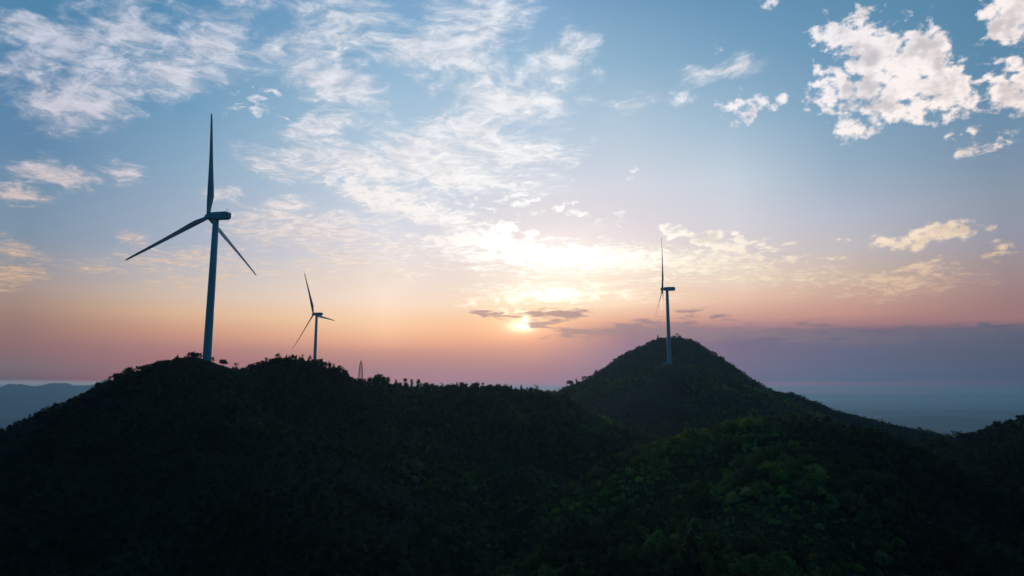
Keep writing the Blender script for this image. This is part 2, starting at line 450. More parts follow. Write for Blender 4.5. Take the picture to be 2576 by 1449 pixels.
# ------------------------------------------------------------------ sun
sun_data = bpy.data.lights.new("sun", 'SUN')
sun_data.energy = 0.4
sun_data.angle = R(0.5)
sun_data.color = (1.0, 0.72, 0.48)
sun = bpy.data.objects.new("sun", sun_data)
sdir = Vector((math.sin(R(SUN_AZ)) * math.cos(R(SUN_EL)), math.cos(R(SUN_AZ)) * math.cos(R(SUN_EL)), math.sin(R(SUN_EL))))
sun.rotation_euler = sdir.to_track_quat('Z', 'Y').to_euler()
COL.objects.link(sun)


# ------------------------------------------------------------------ materials
def material(name):
    m = bpy.data.materials.new(name)
    m.use_nodes = True
    t = m.node_tree
    b = t.nodes['Principled BSDF']
    return m, Nodes(t), b


def foliage_mat(name, cols, patch=.02):
    m, N, b = material(name)
    info = N.t.nodes.new('ShaderNodeObjectInfo')
    geo = N.t.nodes.new('ShaderNodeNewGeometry')
    per_tree = N.ramp(info.outputs['Random'], [(i / (len(cols) - 1), rgba(c)) for i, c in enumerate(cols)])[0]
    n1 = N.noise(geo.outputs['Position'], patch, 3.0, .55)
    f1 = N.maprange(n1, .42, .64)
    c = N.mix(N.math('MULTIPLY', f1, .6), per_tree, (.085, .085, .035, 1))
    n0 = N.noise(geo.outputs['Position'], .0055, 2.0, .5)
    c = N.mix(1.0, c, N.ramp(n0, [(.36, (.45, .50, .55, 1)), (.62, (1.55, 1.5, 1.2, 1))])[0], 'MULTIPLY')
    n2 = N.noise(geo.outputs['Position'], .9, 2.0, .6)
    c = N.mix(1.0, c, N.ramp(n2, [(.3, (.75, .75, .75, 1)), (.7, (1.3, 1.3, 1.25, 1))])[0], 'MULTIPLY')
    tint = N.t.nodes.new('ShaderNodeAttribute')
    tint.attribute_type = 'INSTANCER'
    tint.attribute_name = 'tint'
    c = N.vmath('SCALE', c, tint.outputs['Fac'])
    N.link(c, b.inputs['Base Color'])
    b.inputs['Roughness'].default_value = .62
    b.inputs['Specular IOR Level'].default_value = .25
    tr = N.t.nodes.new('ShaderNodeBsdfTranslucent')
    N.link(N.vmath('MULTIPLY', c, (1.15, 1.30, .55)), tr.inputs['Color'])
    ms = N.t.nodes.new('ShaderNodeMixShader')
    ms.inputs[0].default_value = .36
    N.t.links.new(b.outputs[0], ms.inputs[1])
    N.t.links.new(tr.outputs[0], ms.inputs[2])
    N.t.links.new(ms.outputs[0], N.t.nodes['Material Output'].inputs['Surface'])
    return m


GREENS = [(.026, .042, .009), (.058, .080, .014), (.085, .095, .018), (.040, .058, .016), (.120, .105, .028), (.070, .092, .020), (.130, .095, .045), (.034, .050, .014), (.100, .108, .028), (.052, .062, .020)]
M_LEAF = foliage_mat("foliage", GREENS)
M_LEAF2 = foliage_mat("foliage_olive", [(.060, .070, .026), (.100, .095, .048), (.050, .065, .024), (.13, .13, .080)])
M_BARK, N, b = material("bark")
N.link(N.mix(N.noise(N.t.nodes.new('ShaderNodeTexCoord').outputs['Object'], 3.0, 4.0), (.05, .04, .03, 1), (.11, .09, .07, 1)), b.inputs['Base Color'])
b.inputs['Roughness'].default_value = .9

M_SOIL, N, b = material("hill_soil")
g = N.t.nodes.new('ShaderNodeNewGeometry').outputs['Position']
c = N.mix(N.maprange(N.noise(g, .02, 5.0, .6), .4, .65), (.014, .022, .008, 1), (.040, .036, .018, 1))
c = N.mix(N.maprange(N.noise(g, .5, 4.0, .6), .35, .7), c, (.014, .022, .008, 1))
N.link(c, b.inputs['Base Color'])
b.inputs['Roughness'].default_value = .95
b.inputs['Specular IOR Level'].default_value = .1
bump = N.t.nodes.new('ShaderNodeBump')
bump.inputs['Strength'].default_value = .8
bump.inputs['Distance'].default_value = .6
N.link(N.noise(g, .8, 5.0, .65), bump.inputs['Height'])
N.link(bump.outputs[0], b.inputs['Normal'])

M_PLAIN, N, b = material("plain")
g = N.t.nodes.new('ShaderNodeNewGeometry').outputs['Position']
gm = N.mapping(g, (0, 0, 0), (0, 0, R(20)), (1600, 700, 1000))
fields = N.t.nodes.new('ShaderNodeTexVoronoi')
fields.inputs['Scale'].default_value = 3.2
N.link(gm, fields.inputs['Vector'])
c = N.mix(N.maprange(N.noise(g, .0006, 6.0, .6), .40, .62), (.045, .060, .035, 1), (.10, .10, .075, 1))
c = N.mix(.35, c, N.ramp(N.sep(fields.outputs['Color'])[0], [(0, (.03, .045, .025, 1)), (.6, (.075, .08, .05, 1)), (1, (.16, .15, .12, 1))])[0])
N.link(c, b.inputs['Base Color'])
b.inputs['Roughness'].default_value = .95
b.inputs['Specular IOR Level'].default_value = .1

M_WATER, N, b = material("water")
b.inputs['Base Color'].default_value = (.03, .05, .07, 1)
b.inputs['Roughness'].default_value = .12
b.inputs['Specular IOR Level'].default_value = .6
bump = N.t.nodes.new('ShaderNodeBump')
bump.inputs['Strength'].default_value = .15
N.link(N.noise(N.t.nodes.new('ShaderNodeNewGeometry').outputs['Position'], .08, 3.0), bump.inputs['Height'])
N.link(bump.outputs[0], b.inputs['Normal'])


def paint(name, col, rough=.45):
    m, N, b = material(name)
    tcn = N.t.nodes.new('ShaderNodeTexCoord').outputs['Object']
    streak = N.noise(N.mapping(tcn, scale=(1.0, 1.0, .12), kind='POINT'), 1.3, 5.0, .6)
    c = N.mix(N.maprange(streak, .45, .75, 0, .35), rgba(col), rgba([x * .72 for x in col]))
    N.link(c, b.inputs['Base Color'])
    N.link(N.maprange(streak, .3, .7, rough - .08, rough + .1, 'LINEAR'), b.inputs['Roughness'])
    return m


M_PAINT = paint("turbine_paint", (.40, .56, .64))
M_BLADE = paint("blade_paint", (.38, .52, .60), .4)
M_DARKHOLE = paint("vent_black", (.012, .012, .014), .8)
M_STEEL = paint("galvanised_steel", (.32, .32, .33), .5)
M_CONC = paint("concrete", (.35, .34, .32), .9)
M_REDSTEEL = paint("red_steel", (.30, .12, .10), .6)
M_WALL = paint("pale_wall", (.55, .54, .52), .8)


# ------------------------------------------------------------------ object helpers
def tag(o, label=None, cat=None, group=None, kind=None):
    for k, v in (('label', label), ('category', cat), ('group', group), ('kind', kind)):
        if v:
            o[k] = v
    return o


def empty(name, loc, rz=0.0, **kw):
    o = bpy.data.objects.new(name, None)
    o.empty_display_size = .5
    o.location = loc
    o.rotation_euler = (0, 0, rz)
    COL.objects.link(o)
    return tag(o, **kw)


def mesh_object(name, mesh, mat, parent=None):
    o = bpy.data.objects.new(name, mesh)
    if mat is not None and not mesh.materials:
        mesh.materials.append(mat)
    COL.objects.link(o)
    if parent is not None:
        o.parent = parent
    return o


def mesh_np(name, verts, faces, smooth=False):
    me = bpy.data.meshes.new(name)
    verts = np.asarray(verts, np.float32)
    faces = np.asarray(faces, np.int32)
    k = faces.shape[1]
    me.vertices.add(len(verts))
    me.vertices.foreach_set('co', verts.ravel())
    me.loops.add(faces.size)
    me.loops.foreach_set('vertex_index', faces.ravel())
    me.polygons.add(len(faces))
    me.polygons.foreach_set('loop_start', np.arange(0, faces.size, k, dtype=np.int32))
    if smooth:
        me.polygons.foreach_set('use_smooth', np.ones(len(faces), bool))
    me.update(calc_edges=True)
    me.validate()
    return me


def from_bm(name, bm, smooth=False):
    me = bpy.data.meshes.new(name)
    bmesh.ops.recalc_face_normals(bm, faces=bm.faces)
    bm.to_mesh(me)
    bm.free()
    if smooth:
        for p in me.polygons:
            p.use_smooth = True
    return me


def tube(bm, pts, radii, seg=8, cap=True):
    """Tapered tube through points."""
    rings = []
    pts = [Vector(p) for p in pts]
    for i, p in enumerate(pts):
        d = (pts[min(i + 1, len(pts) - 1)] - pts[max(i - 1, 0)]).normalized()
        a = d.orthogonal().normalized() if abs(d.z) < .98 else Vector((1, 0, 0))
        a = (a - d * a.dot(d)).normalized()
        c = d.cross(a)
        rings.append([bm.verts.new(p + (a * math.cos(2 * math.pi * k / seg) + c * math.sin(2 * math.pi * k / seg)) * radii[i]) for k in range(seg)])
    for r0, r1 in zip(rings, rings[1:]):
        for k in range(seg):
            bm.faces.new((r0[k], r0[(k + 1) % seg], r1[(k + 1) % seg], r1[k]))
    if cap:
        bm.faces.new(rings[0][::-1])
        bm.faces.new(rings[-1])


def box(bm, lo, hi):
    lo, hi = Vector(lo), Vector(hi)
    v = [bm.verts.new((x, y, z)) for x in (lo.x, hi.x) for y in (lo.y, hi.y) for z in (lo.z, hi.z)]
    for f in ((0, 1, 3, 2), (4, 6, 7, 5), (0, 4, 5, 1), (2, 3, 7, 6), (0, 2, 6, 4), (1, 5, 7, 3)):
        bm.faces.new([v[i] for i in f])


# ------------------------------------------------------------------ terrain: ridges and spurs with rounded crests
# each ridge: points (pixel x, pixel y, distance), slope of its sides, rounding of its crest, height of the cover on it
def ridge(pts, slope, rnd, cover=2.5, world_pts=None):
    p = np.array([at(*q) for q in pts]) if world_pts is None else np.array(world_pts, float)
    if world_pts is None:
        p[:, 2] -= cover
    return dict(p=p, s=slope, r=rnd)


RIDGES = [
    # hill with the nearest turbine, its knoll and the lower saddle running to the valley
    ridge([(-420, 1420, 290), (-250, 1290, 305), (-100, 1228, 320), (0, 1163, 330), (60, 1118, 337), (130, 1073, 345), (185, 1036, 352), (245, 995, 360), (290, 971, 365), (350, 947, 370), (400, 924, 374),
           (450, 905, 378), (485, 893, 381), (512, 901, 382), (545, 912, 384), (590, 926, 392), (630, 922, 402), (670, 910, 410), (705, 900, 414), (745, 899, 416), (790, 910, 420), (830, 922, 424), (855, 936, 426), (872, 985, 430)], .72, 9, 2.2),
    ridge([(872, 995, 432), (905, 962, 460), (945, 955, 475), (985, 963, 482), (1030, 963, 488), (1070, 969, 494), (1105, 974, 500), (1140, 972, 503), (1180, 970, 505), (1240, 970, 506), (1290, 976, 505), (1340, 977, 502), (1395, 986, 498),
           (1430, 1016, 490), (1460, 1040, 480), (1500, 1066, 466), (1540, 1100, 448), (1590, 1140, 425)], .5, 12, 3.2),
    ridge([(478, 900, 382), (540, 985, 345), (640, 1075, 310), (740, 1200, 265), (820, 1350, 220), (880, 1600, 165)], .5, 16, 2.5),
    ridge([(262, 1040, 342), (225, 1130, 308), (150, 1260, 260), (100, 1450, 215)], .6, 18, 2.5),
    ridge([(745, 902, 416), (880, 1040, 390), (1010, 1160, 345), (1120, 1300, 285), (1200, 1500, 225)], .45, 18, 2.5),
    ridge([(1180, 974, 505), (1240, 1060, 450), (1320, 1160, 390), (1380, 1300, 310), (1400, 1500, 235)], .4, 20, 3),
    # near hill on the other side of the valley
    ridge([(1480, 1260, 300), (1600, 1172, 318), (1700, 1120, 325), (1760, 1104, 320), (1820, 1080, 312), (1880, 1061, 305), (1940, 1050, 300), (2000, 1046, 296), (2060, 1054, 295), (2120, 1085, 292), (2200, 1130, 285),
           (2260, 1168, 276), (2350, 1250, 262), (2460, 1345, 248), (2576, 1425, 238), (2760, 1600, 215)], .5, 14, 2.8),
    ridge([(2000, 1048, 296), (1960, 1180, 245), (1880, 1330, 200), (1820, 1520, 160)], .42, 20, 2.8),
    ridge([(1720, 1118, 324), (1640, 1220, 285), (1560, 1360, 230), (1500, 1560, 175)], .42, 18, 2.8),
    # hill at the edge of the view beyond it
    ridge([(2080, 1230, 480), (2180, 1170, 470), (2250, 1142, 455), (2300, 1112, 446), (2345, 1101, 440), (2440, 1098, 425), (2500, 1080, 412), (2530, 1068, 406), (2576, 1052, 400), (2700, 1000, 390), (2900, 950, 380), (3200, 930, 360)], .5, 12, 3),
    ridge([(2600, 1050, 398), (2520, 1230, 330), (2490, 1430, 265), (2480, 1600, 220)], .45, 18, 3),
    # the mountain and its long shoulder
    ridge([(1300, 1000, 870), (1345, 986, 880), (1400, 982, 890), (1440, 964, 910), (1490, 945, 930), (1520, 924, 950), (1560, 899, 980), (1590, 881, 995), (1620, 866, 1010), (1650, 853, 1022), (1675, 847, 1030), (1705, 845, 1035), (1730, 852, 1036), (1760, 870, 1032),
           (1790, 888, 1025), (1830, 913, 1010), (1880, 949, 990), (1920, 974, 975), (1960, 982, 970), (2000, 990, 965), (2050, 1009, 950), (2100, 1029, 935), (2150, 1039, 925), (2200, 1053, 920), (2300, 1075, 910), (2385, 1093, 900), (2500, 1122, 890), (2700, 1180, 870)], .98, 13, 2.0),
    ridge([(1706, 945, 860), (1690, 917, 800), (1683, 917, 780), (1655, 968, 715), (1620, 1040, 640), (1590, 1110, 560), (1560, 1180, 500)], .48, 22, 1.0),
    ridge([(1684, 917, 785), (1760, 930, 810), (1830, 958, 815), (1900, 992, 805), (2000, 1024, 790), (2100, 1060, 770), (2250, 1120, 735)], .45, 16, 1.0),
    ridge([(1684, 917, 785), (1600, 940, 805), (1520, 970, 790), (1450, 1020, 720), (1420, 1080, 620)], .45, 18, 1.5),
    # ridge with the far turbine and the lattice tower
    ridge(None, .5, 16, 0, [(-640, 800, -190), (-520, 860, -70), (-430, 900, 0), (-270, 950, 21.5), (-214, 985, 13.5), (-150, 1040, -4), (0, 1150, -45), (150, 1250, -60)]),
    # valley floor
    ridge(None, .22, 40, 0, [(-60, -300, -100), (-40, 0, -88), (40, 130, -72), (90, 250, -62), (130, 400, -52), (150, 550, -44), (160, 680, -32)]),
]
PLAIN_Z = -450.0


def vnoise(x, y, seed):
    """Cheap smooth value noise on arrays."""
    def h(i, j):
        n = (i * 374761393 + j * 668265263 + seed * 974711) & 0x7fffffff
        n = ((n ^ (n >> 13)) * 1274126177) & 0x7fffffff
        return ((n ^ (n >> 16)) & 0xffff) / 65535.0
    xi, yi = np.floor(x).astype(np.int64), np.floor(y).astype(np.int64)
    fx, fy = x - xi, y - yi
    fx, fy = fx * fx * (3 - 2 * fx), fy * fy * (3 - 2 * fy)
    return (h(xi, yi) * (1 - fx) + h(xi + 1, yi) * fx) * (1 - fy) + (h(xi, yi + 1) * (1 - fx) + h(xi + 1, yi + 1) * fx) * fy


def height(x, y):
    """Ground height: soft maximum over all ridges."""
    x = np.atleast_1d(np.asarray(x, float))
    y = np.atleast_1d(np.asarray(y, float))
    shp = x.shape
    x, y = x.ravel(), y.ravel()
    K = 3.0
    top = np.full(x.shape, -1e9)
    top_crest = np.full(x.shape, -1e9)
    acc = np.zeros(x.shape)
    for rd in RIDGES:
        p = rd['p']
        best = np.full(x.shape, -1e9)
        crest_z = np.zeros(x.shape)
        for a, b_ in zip(p[:-1], p[1:]):
            ex, ey = b_[0] - a[0], b_[1] - a[1]
            L2 = ex * ex + ey * ey
            t = np.clip(((x - a[0]) * ex + (y - a[1]) * ey) / L2, 0, 1)
            d = np.hypot(x - a[0] - t * ex, y - a[1] - t * ey)
            z = a[2] + t * (b_[2] - a[2]) - rd['s'] * (np.sqrt(d * d + rd['r'] ** 2) - rd['r'])
            crest_z = np.where(z > best, a[2] + t * (b_[2] - a[2]), crest_z)
            best = np.maximum(best, z)
        top_crest = np.where(best > top, crest_z, top_crest)
        new = np.maximum(top, best)
        acc = acc * np.exp((top - new) / K) + np.exp((best - new) / K)
        top = new
    z = top + K * np.log(acc) * .5
    n = (vnoise(x / 38, y / 38, 1) - .5) * 3.0 + (vnoise(x / 15, y / 15, 2) - .5) * 1.3
    g1 = vnoise(x / 62 + .35 * vnoise(x / 30, y / 30, 7), y / 62, 3)
    g2 = vnoise(x / 27, y / 27 + .3 * vnoise(x / 20, y / 20, 9), 4)
    gully = -np.abs(g1 - .5) * 2.0 + .12                       # creased like eroded slopes
    drop = np.clip((top_crest - top) / 16.0, 0, 1)             # crests keep their outline
    z = z + n * .5 + drop * (gully * 11.0 + (g2 - .5) * 5.0)
    return np.maximum(z, PLAIN_Z - 12).reshape(shp)


th = np.concatenate([np.linspace(-180, -52, 70)[:-1], np.linspace(-52, 52, 420), np.linspace(52, 180, 70)[1:]])
rr = np.concatenate([[2.0], np.geomspace(20, 270, 90), np.linspace(272, 560, 180), np.geomspace(563, 1160, 190), np.geomspace(1175, 2600, 60)])
TH, RR = np.meshgrid(np.radians(th), rr)
GX, GY = np.sin(TH) * RR, np.cos(TH) * RR
GZ = height(GX, GY)
nt, nr = len(th), len(rr)
idx = np.arange(nt * nr).reshape(nr, nt)
quads = np.stack([idx[:-1, :-1], idx[1:, :-1], idx[1:, 1:], idx[:-1, 1:]], -1).reshape(-1, 4)[:, ::-1]
hills = mesh_object("hills", mesh_np("hills", np.stack([GX, GY, GZ], -1).reshape(-1, 3), quads, True), M_SOIL)
tag(hills, "steep dark hills with rounded crests and a valley between them", "hills", kind="structure")


def ground_z(x, y):
    return float(height([x], [y])[0])


# ------------------------------------------------------------------ plain, far hills and water
EXT = 42000.0
bm = bmesh.new()
vs = [bm.verts.new((x, y, PLAIN_Z)) for x, y in ((-EXT, -EXT), (EXT, -EXT), (EXT, EXT), (-EXT, EXT))]
bm.faces.new(vs)
tag(mesh_object("ground", from_bm("ground", bm), M_PLAIN), "flat hazy plain far below the hills", "plain", kind="structure")

# distant ranges: three folds of low mountains, each further and fainter
aa = np.linspace(-60, 60, 481)
FOLDS = [
    (11500, 2600, [(-60, 60), (-42, 90), (-36, 100), (-33, 60), (-25, 40), (0, 40), (24, 40), (28, 60), (31, 95), (34, 60), (37, 70), (46, 60), (60, 40)], 3),
    (16000, 4200, [(-60, 480), (-44, 485), (-36.5, 490), (-34, 505), (-33, 505), (-31.4, 540), (-30, 560), (-28, 555), (-26, 480), (-23, 380), (-18, 240), (0, 120), (20, 60), (60, 60)], 5),
    (37500, 4500, [(-60, 400), (-35, 420), (-24, 360), (-10, 280), (0, 250), (20, 250), (26, 245), (31, 262), (35, 250), (46, 240), (60, 240)], 9),
]
V, Q4, base_i = [], [], 0
for (r0_, depth_, prof_, seed_) in FOLDS:
    prof = np.interp(aa, [p_[0] for p_ in prof_], [p_[1] for p_ in prof_])
    prof = prof * (1 + (vnoise(aa * .5, aa * 0 + 3, seed_) - .5) * .08 + (vnoise(aa * 2.4, aa * 0 + 9, seed_ + 1) - .5) * .025)
    prof = np.convolve(np.pad(prof, 7, 'edge'), np.hanning(17)[1:-1] / np.hanning(17).sum(), 'valid')
    NR_ = 17
    for k in range(NR_):
        fr = k / (NR_ - 1)
        shape = math.sin(math.pi * fr) ** 1.3
        rad = r0_ + depth_ * (fr - .5) + (vnoise(aa * .5, aa * 0 + fr * 3, seed_ + 2) - .5) * depth_ * .3
        lump = .70 + .55 * vnoise(aa * 1.1 + fr * 4, aa * 0 + fr * 7, seed_ + 3)
        z = PLAIN_Z - 8 + prof * shape * (lump if abs(fr - .5) > .04 else 1.0)
        V.append(np.stack([np.sin(np.radians(aa)) * rad, np.cos(np.radians(aa)) * rad, z], -1))
    idx = base_i + np.arange(NR_ * len(aa)).reshape(NR_, len(aa))
    Q4.append(np.stack([idx[:-1, :-1], idx[1:, :-1], idx[1:, 1:], idx[:-1, 1:]], -1).reshape(-1, 4)[:, ::-1])
    base_i += NR_ * len(aa)
fh = mesh_object("mountains", mesh_np("mountains", np.concatenate(V), np.concatenate(Q4), True), M_PLAIN)
tag(fh, "low far mountains fading into haze on the horizon", "mountains", kind="structure")


def lake(px0, px1, py, thick, label, seed):
    """A sheet of water on the plain, with an uneven shore."""
    rnd = random.Random(seed)
    bm = bmesh.new()
    n = 26
    up, dn = [], []
    for i in range(n + 1):
        f = i / n
        px = px0 + (px1 - px0) * f
        w = thick * (math.sin(math.pi * min(max(f, .02), .98)) ** .5) * rnd.uniform(.5, 1.1)
        for lst, q in ((up, py - w / 2), (dn, py + w / 2)):
            r = ray(px, q)
            k = (PLAIN_Z + 1.5) / r[2]
            lst.append(bm.verts.new(tuple(r * k)))
    for i in range(n):
        bm.faces.new((dn[i], dn[i + 1], up[i + 1], up[i]))
    tag(mesh_object("lake", from_bm("lake", bm), M_WATER), label, "lake", kind="structure")


lake(86, 122, 1043, 4.5, "small pale lake on the plain beside the steep dark hill", 1)
lake(-60, 28, 1043.5, 3.0, "thin pale lake on the plain at the edge of the view", 2)
lake(144, 172, 1005, 3.0, "faint sliver of far water just under the hazy mountains", 3)
lake(2286, 2720, 1004.5, 4.0, "long pale inlet glinting below the horizon beyond the mountain's shoulder", 4)
lake(2385, 2465, 1063, 4.0, "small glinting pond on the plain above the near wooded ridge", 5)

# a pale town on the plain at the foot of the steep flank: one mass of small houses
bmh = bmesh.new()
rnd = random.Random(5)
for i in range(420):
    px, py = rnd.uniform(-160, 60), rnd.gauss(1104, 9)
    r = ray(px, py)
    if r[2] > -.045:
        continue
    q = r * (PLAIN_Z / r[2])
    w, d, hh = rnd.uniform(8, 26), rnd.uniform(8, 22), rnd.uniform(4, 12)
    box(bmh, (q[0] - w, q[1] - d, PLAIN_Z - 1), (q[0] + w, q[1] + d, PLAIN_Z + hh))
tag(mesh_object("town", from_bm("town", bmh), M_WALL), "pale scatter of town houses far below on the plain", "town", kind="stuff")


# ------------------------------------------------------------------ trees
def leaf_cloud(centers, radii, count, size, seed, flat=.8, hollow=.35):
    """Many small leaf-sprays spread through clump volumes."""
    g = np.random.default_rng(seed)
    centers = np.asarray(centers, float)
    radii = np.asarray(radii, float)
    w = radii ** 2
    k = g.choice(len(centers), count, p=w / w.sum())
    d = g.normal(size=(count, 3))
    d /= np.linalg.norm(d, axis=1, keepdims=True)
    rad = (hollow + (1 - hollow) * g.random(count) ** .55)[:, None] * radii[k][:, None]
    p = centers[k] + d * rad * np.array([1, 1, flat])
    n = d * .6 + g.normal(size=(count, 3)) * .7 + np.array([0, 0, .25])
    n /= np.linalg.norm(n, axis=1, keepdims=True)
    t = np.cross(n, g.normal(size=(count, 3)))
    t /= np.linalg.norm(t, axis=1, keepdims=True)
    b_ = np.cross(n, t)
    s = size * g.uniform(.6, 1.35, count)[:, None]
    asp = g.uniform(.45, .8, count)[:, None]
    bend = n * s * .18
    v = np.stack([p - t * s, p - b_ * s * asp + bend, p + t * s, p + b_ * s * asp + bend], 1)
    return v.reshape(-1, 3), np.arange(count * 4).reshape(-1, 4)


def tree_kind(kind, seed):
    """Returns (trunk mesh, crown mesh) of a tree about 1 unit tall scaled later; built in metres at height H."""
    g = np.random.default_rng(seed)
    bm = bmesh.new()
    if kind == 'round':
        H, th_, cr, nc, cnt, sz = 5.2, 1.0, 2.3, 17, 640, .29
        cen = []
        for i in range(nc):
            a, e = g.uniform(0, 2 * math.pi), g.uniform(-.35, 1.0)
            rr_ = cr * math.sqrt(max(0, 1 - e * e * .8)) * g.uniform(.45, .85)
            cen.append((math.cos(a) * rr_, math.sin(a) * rr_, 2.7 + e * 1.75))
        rad = g.uniform(.65, 1.15, nc)
        flat = .8
    elif kind == 'airy':
        H, th_, nc, cnt, sz = 6.3, 1.2, 19, 470, .26
        cen = []
        for i in range(nc):
            a, e = g.uniform(0, 2 * math.pi), g.uniform(0, 1)
            rr_ = (2.6 - 1.5 * e) * g.uniform(.3, 1.0)
            cen.append((math.cos(a) * rr_, math.sin(a) * rr_, 1.3 + e * 4.6))
        rad = g.uniform(.4, .85, nc)
        flat = .65
    elif kind == 'column':
        H, th_, nc, cnt, sz = 7.0, .8, 13, 460, .26
        cen = [(g.normal() * .32, g.normal() * .32, 1.2 + 5.2 * i / (nc - 1)) for i in range(nc)]
        rad = np.interp(np.linspace(0, 1, nc), [0, .4, 1], [.75, .95, .42]) * g.uniform(.8, 1.15, nc)
        flat = 1.0
    elif kind == 'umbrella':
        H, th_, nc, cnt, sz = 4.6, 1.6, 15, 560, .28
        cen = []
        for i in range(nc):
            a = g.uniform(0, 2 * math.pi)
            rr_ = 2.5 * math.sqrt(g.random())
            cen.append((math.cos(a) * rr_, math.sin(a) * rr_, 3.9 - .24 * rr_ ** 2 + g.normal() * .35))
        rad = g.uniform(.6, 1.0, nc)
        flat = .6
    elif kind == 'pine':
        H, th_, nc, cnt, sz = 7.0, 1.4, 18, 520, .27
        cen = []
        for i in range(nc):
            e = i / (nc - 1)
            a = i * 2.4 + g.normal() * .3
            rr_ = (1.9 * (1 - e) + .12) * g.uniform(.6, 1.05)
            cen.append((math.cos(a) * rr_, math.sin(a) * rr_, 1.5 + e * 5.1))
        rad = np.interp(np.linspace(0, 1, nc), [0, 1], [.85, .34])
        flat = .5
    elif kind == 'twiggy':
        H, th_, nc, cnt, sz = 4.0, .5, 14, 120, .18
        cen = []
        for i in range(nc):
            a = g.uniform(0, 2 * math.pi)
            rr_ = g.uniform(.3, 1.5)
            cen.append((math.cos(a) * rr_, math.sin(a) * rr_, g.uniform(2.2, 4.0)))
        rad = g.uniform(.25, .5, nc)
        flat = .9
    else:  # bush
        H, th_, nc, cnt, sz = 2.6, .35, 11, 330, .24
        cen = []
        for i in range(nc):
            a = g.uniform(0, 2 * math.pi)
            rr_ = 1.5 * math.sqrt(g.random())
            cen.append((math.cos(a) * rr_, math.sin(a) * rr_, .35 + g.random() * 1.55 * (1 - .25 * rr_ / 1.5)))
        rad = g.uniform(.5, .9, nc)
        flat = .8
    lean = Vector((g.normal() * .15, g.normal() * .15, 0))
    r0 = .055 * H if kind != 'twiggy' else .08
    topz = H * (.82 if kind in ('column', 'pine') else .62)
    tpts = [Vector((0, 0, -.6)), Vector((0, 0, .2)) + lean * .2, Vector((0, 0, th_)) + lean, Vector((lean.x * .5, lean.y * .5, topz))]
    tube(bm, tpts, [r0 * 1.3, r0, r0 * .75, r0 * .25], 7)
    for c in cen:
        c = Vector(c)
        s = tpts[2].lerp(tpts[3], min(max((c.z - th_) / max(topz - th_, .1) * .6, 0), .9))
        mid = s.lerp(c, .55) + Vector((g.normal() * .12, g.normal() * .12, .1))
        tube(bm, [s, mid, c + (c - s) * .15], [r0 * .42, r0 * .26, r0 * .08], 5)
    trunk = from_bm("trunk", bm, True)
    v, f = leaf_cloud(cen, rad, cnt, sz, seed + 50, flat, .25)
    # stray sprays outside the clumps make the outline uneven
    v2, f2 = leaf_cloud(cen, np.asarray(rad) * 1.45, cnt // 6, sz * .9, seed + 51, flat, .7)
    crown = mesh_np("crown", np.concatenate([v, v2]), np.concatenate([f, f2 + len(v)]))
    trunk.materials.append(M_BARK)
    crown.materials.append(M_LEAF2 if kind in ('airy', 'twiggy') else M_LEAF)
    top = max(float(v[:, 2].max()), H * .8)
    return trunk, crown, top


KINDS = {}
for i, (k, n) in enumerate((('round', 3), ('airy', 3), ('column', 2), ('umbrella', 2), ('pine', 2), ('twiggy', 2), ('bush', 4))):
    KINDS[k] = [tree_kind(k, 100 * i + 7 * j + 3) for j in range(n)]

CROWN_OBJECTS = {}      # one crown object of each mesh; the woods repeat them


def plant(kind, variant, x, y, z, h, rz, name, label, cat, group=None, wide=1.0):
    trunk, crown, top = KINDS[kind][variant % len(KINDS[kind])]
    s = h / top
    r = empty(name, (x, y, z), rz, label=label, cat=cat, group=group)
    r.scale = (s * wide, s * wide, s)
    mesh_object("trunk", trunk, None, r)
    c = mesh_object("crown" if cat == 'tree' else "foliage", crown, None, r)
    CROWN_OBJECTS.setdefault((kind, variant % len(KINDS[kind])), c)
    return r


def crest(px, y0, y1):
    """Point of the ground along the bearing of a pixel column that stands highest in view between two distances."""
    u = ray(px, 980)[0]
    ys = np.arange(y0, y1, 1.5)
    z = height(ys * u, ys)
    i = int(np.argmax(z / ys))
    return ys[i] * u, ys[i], float(z[i])


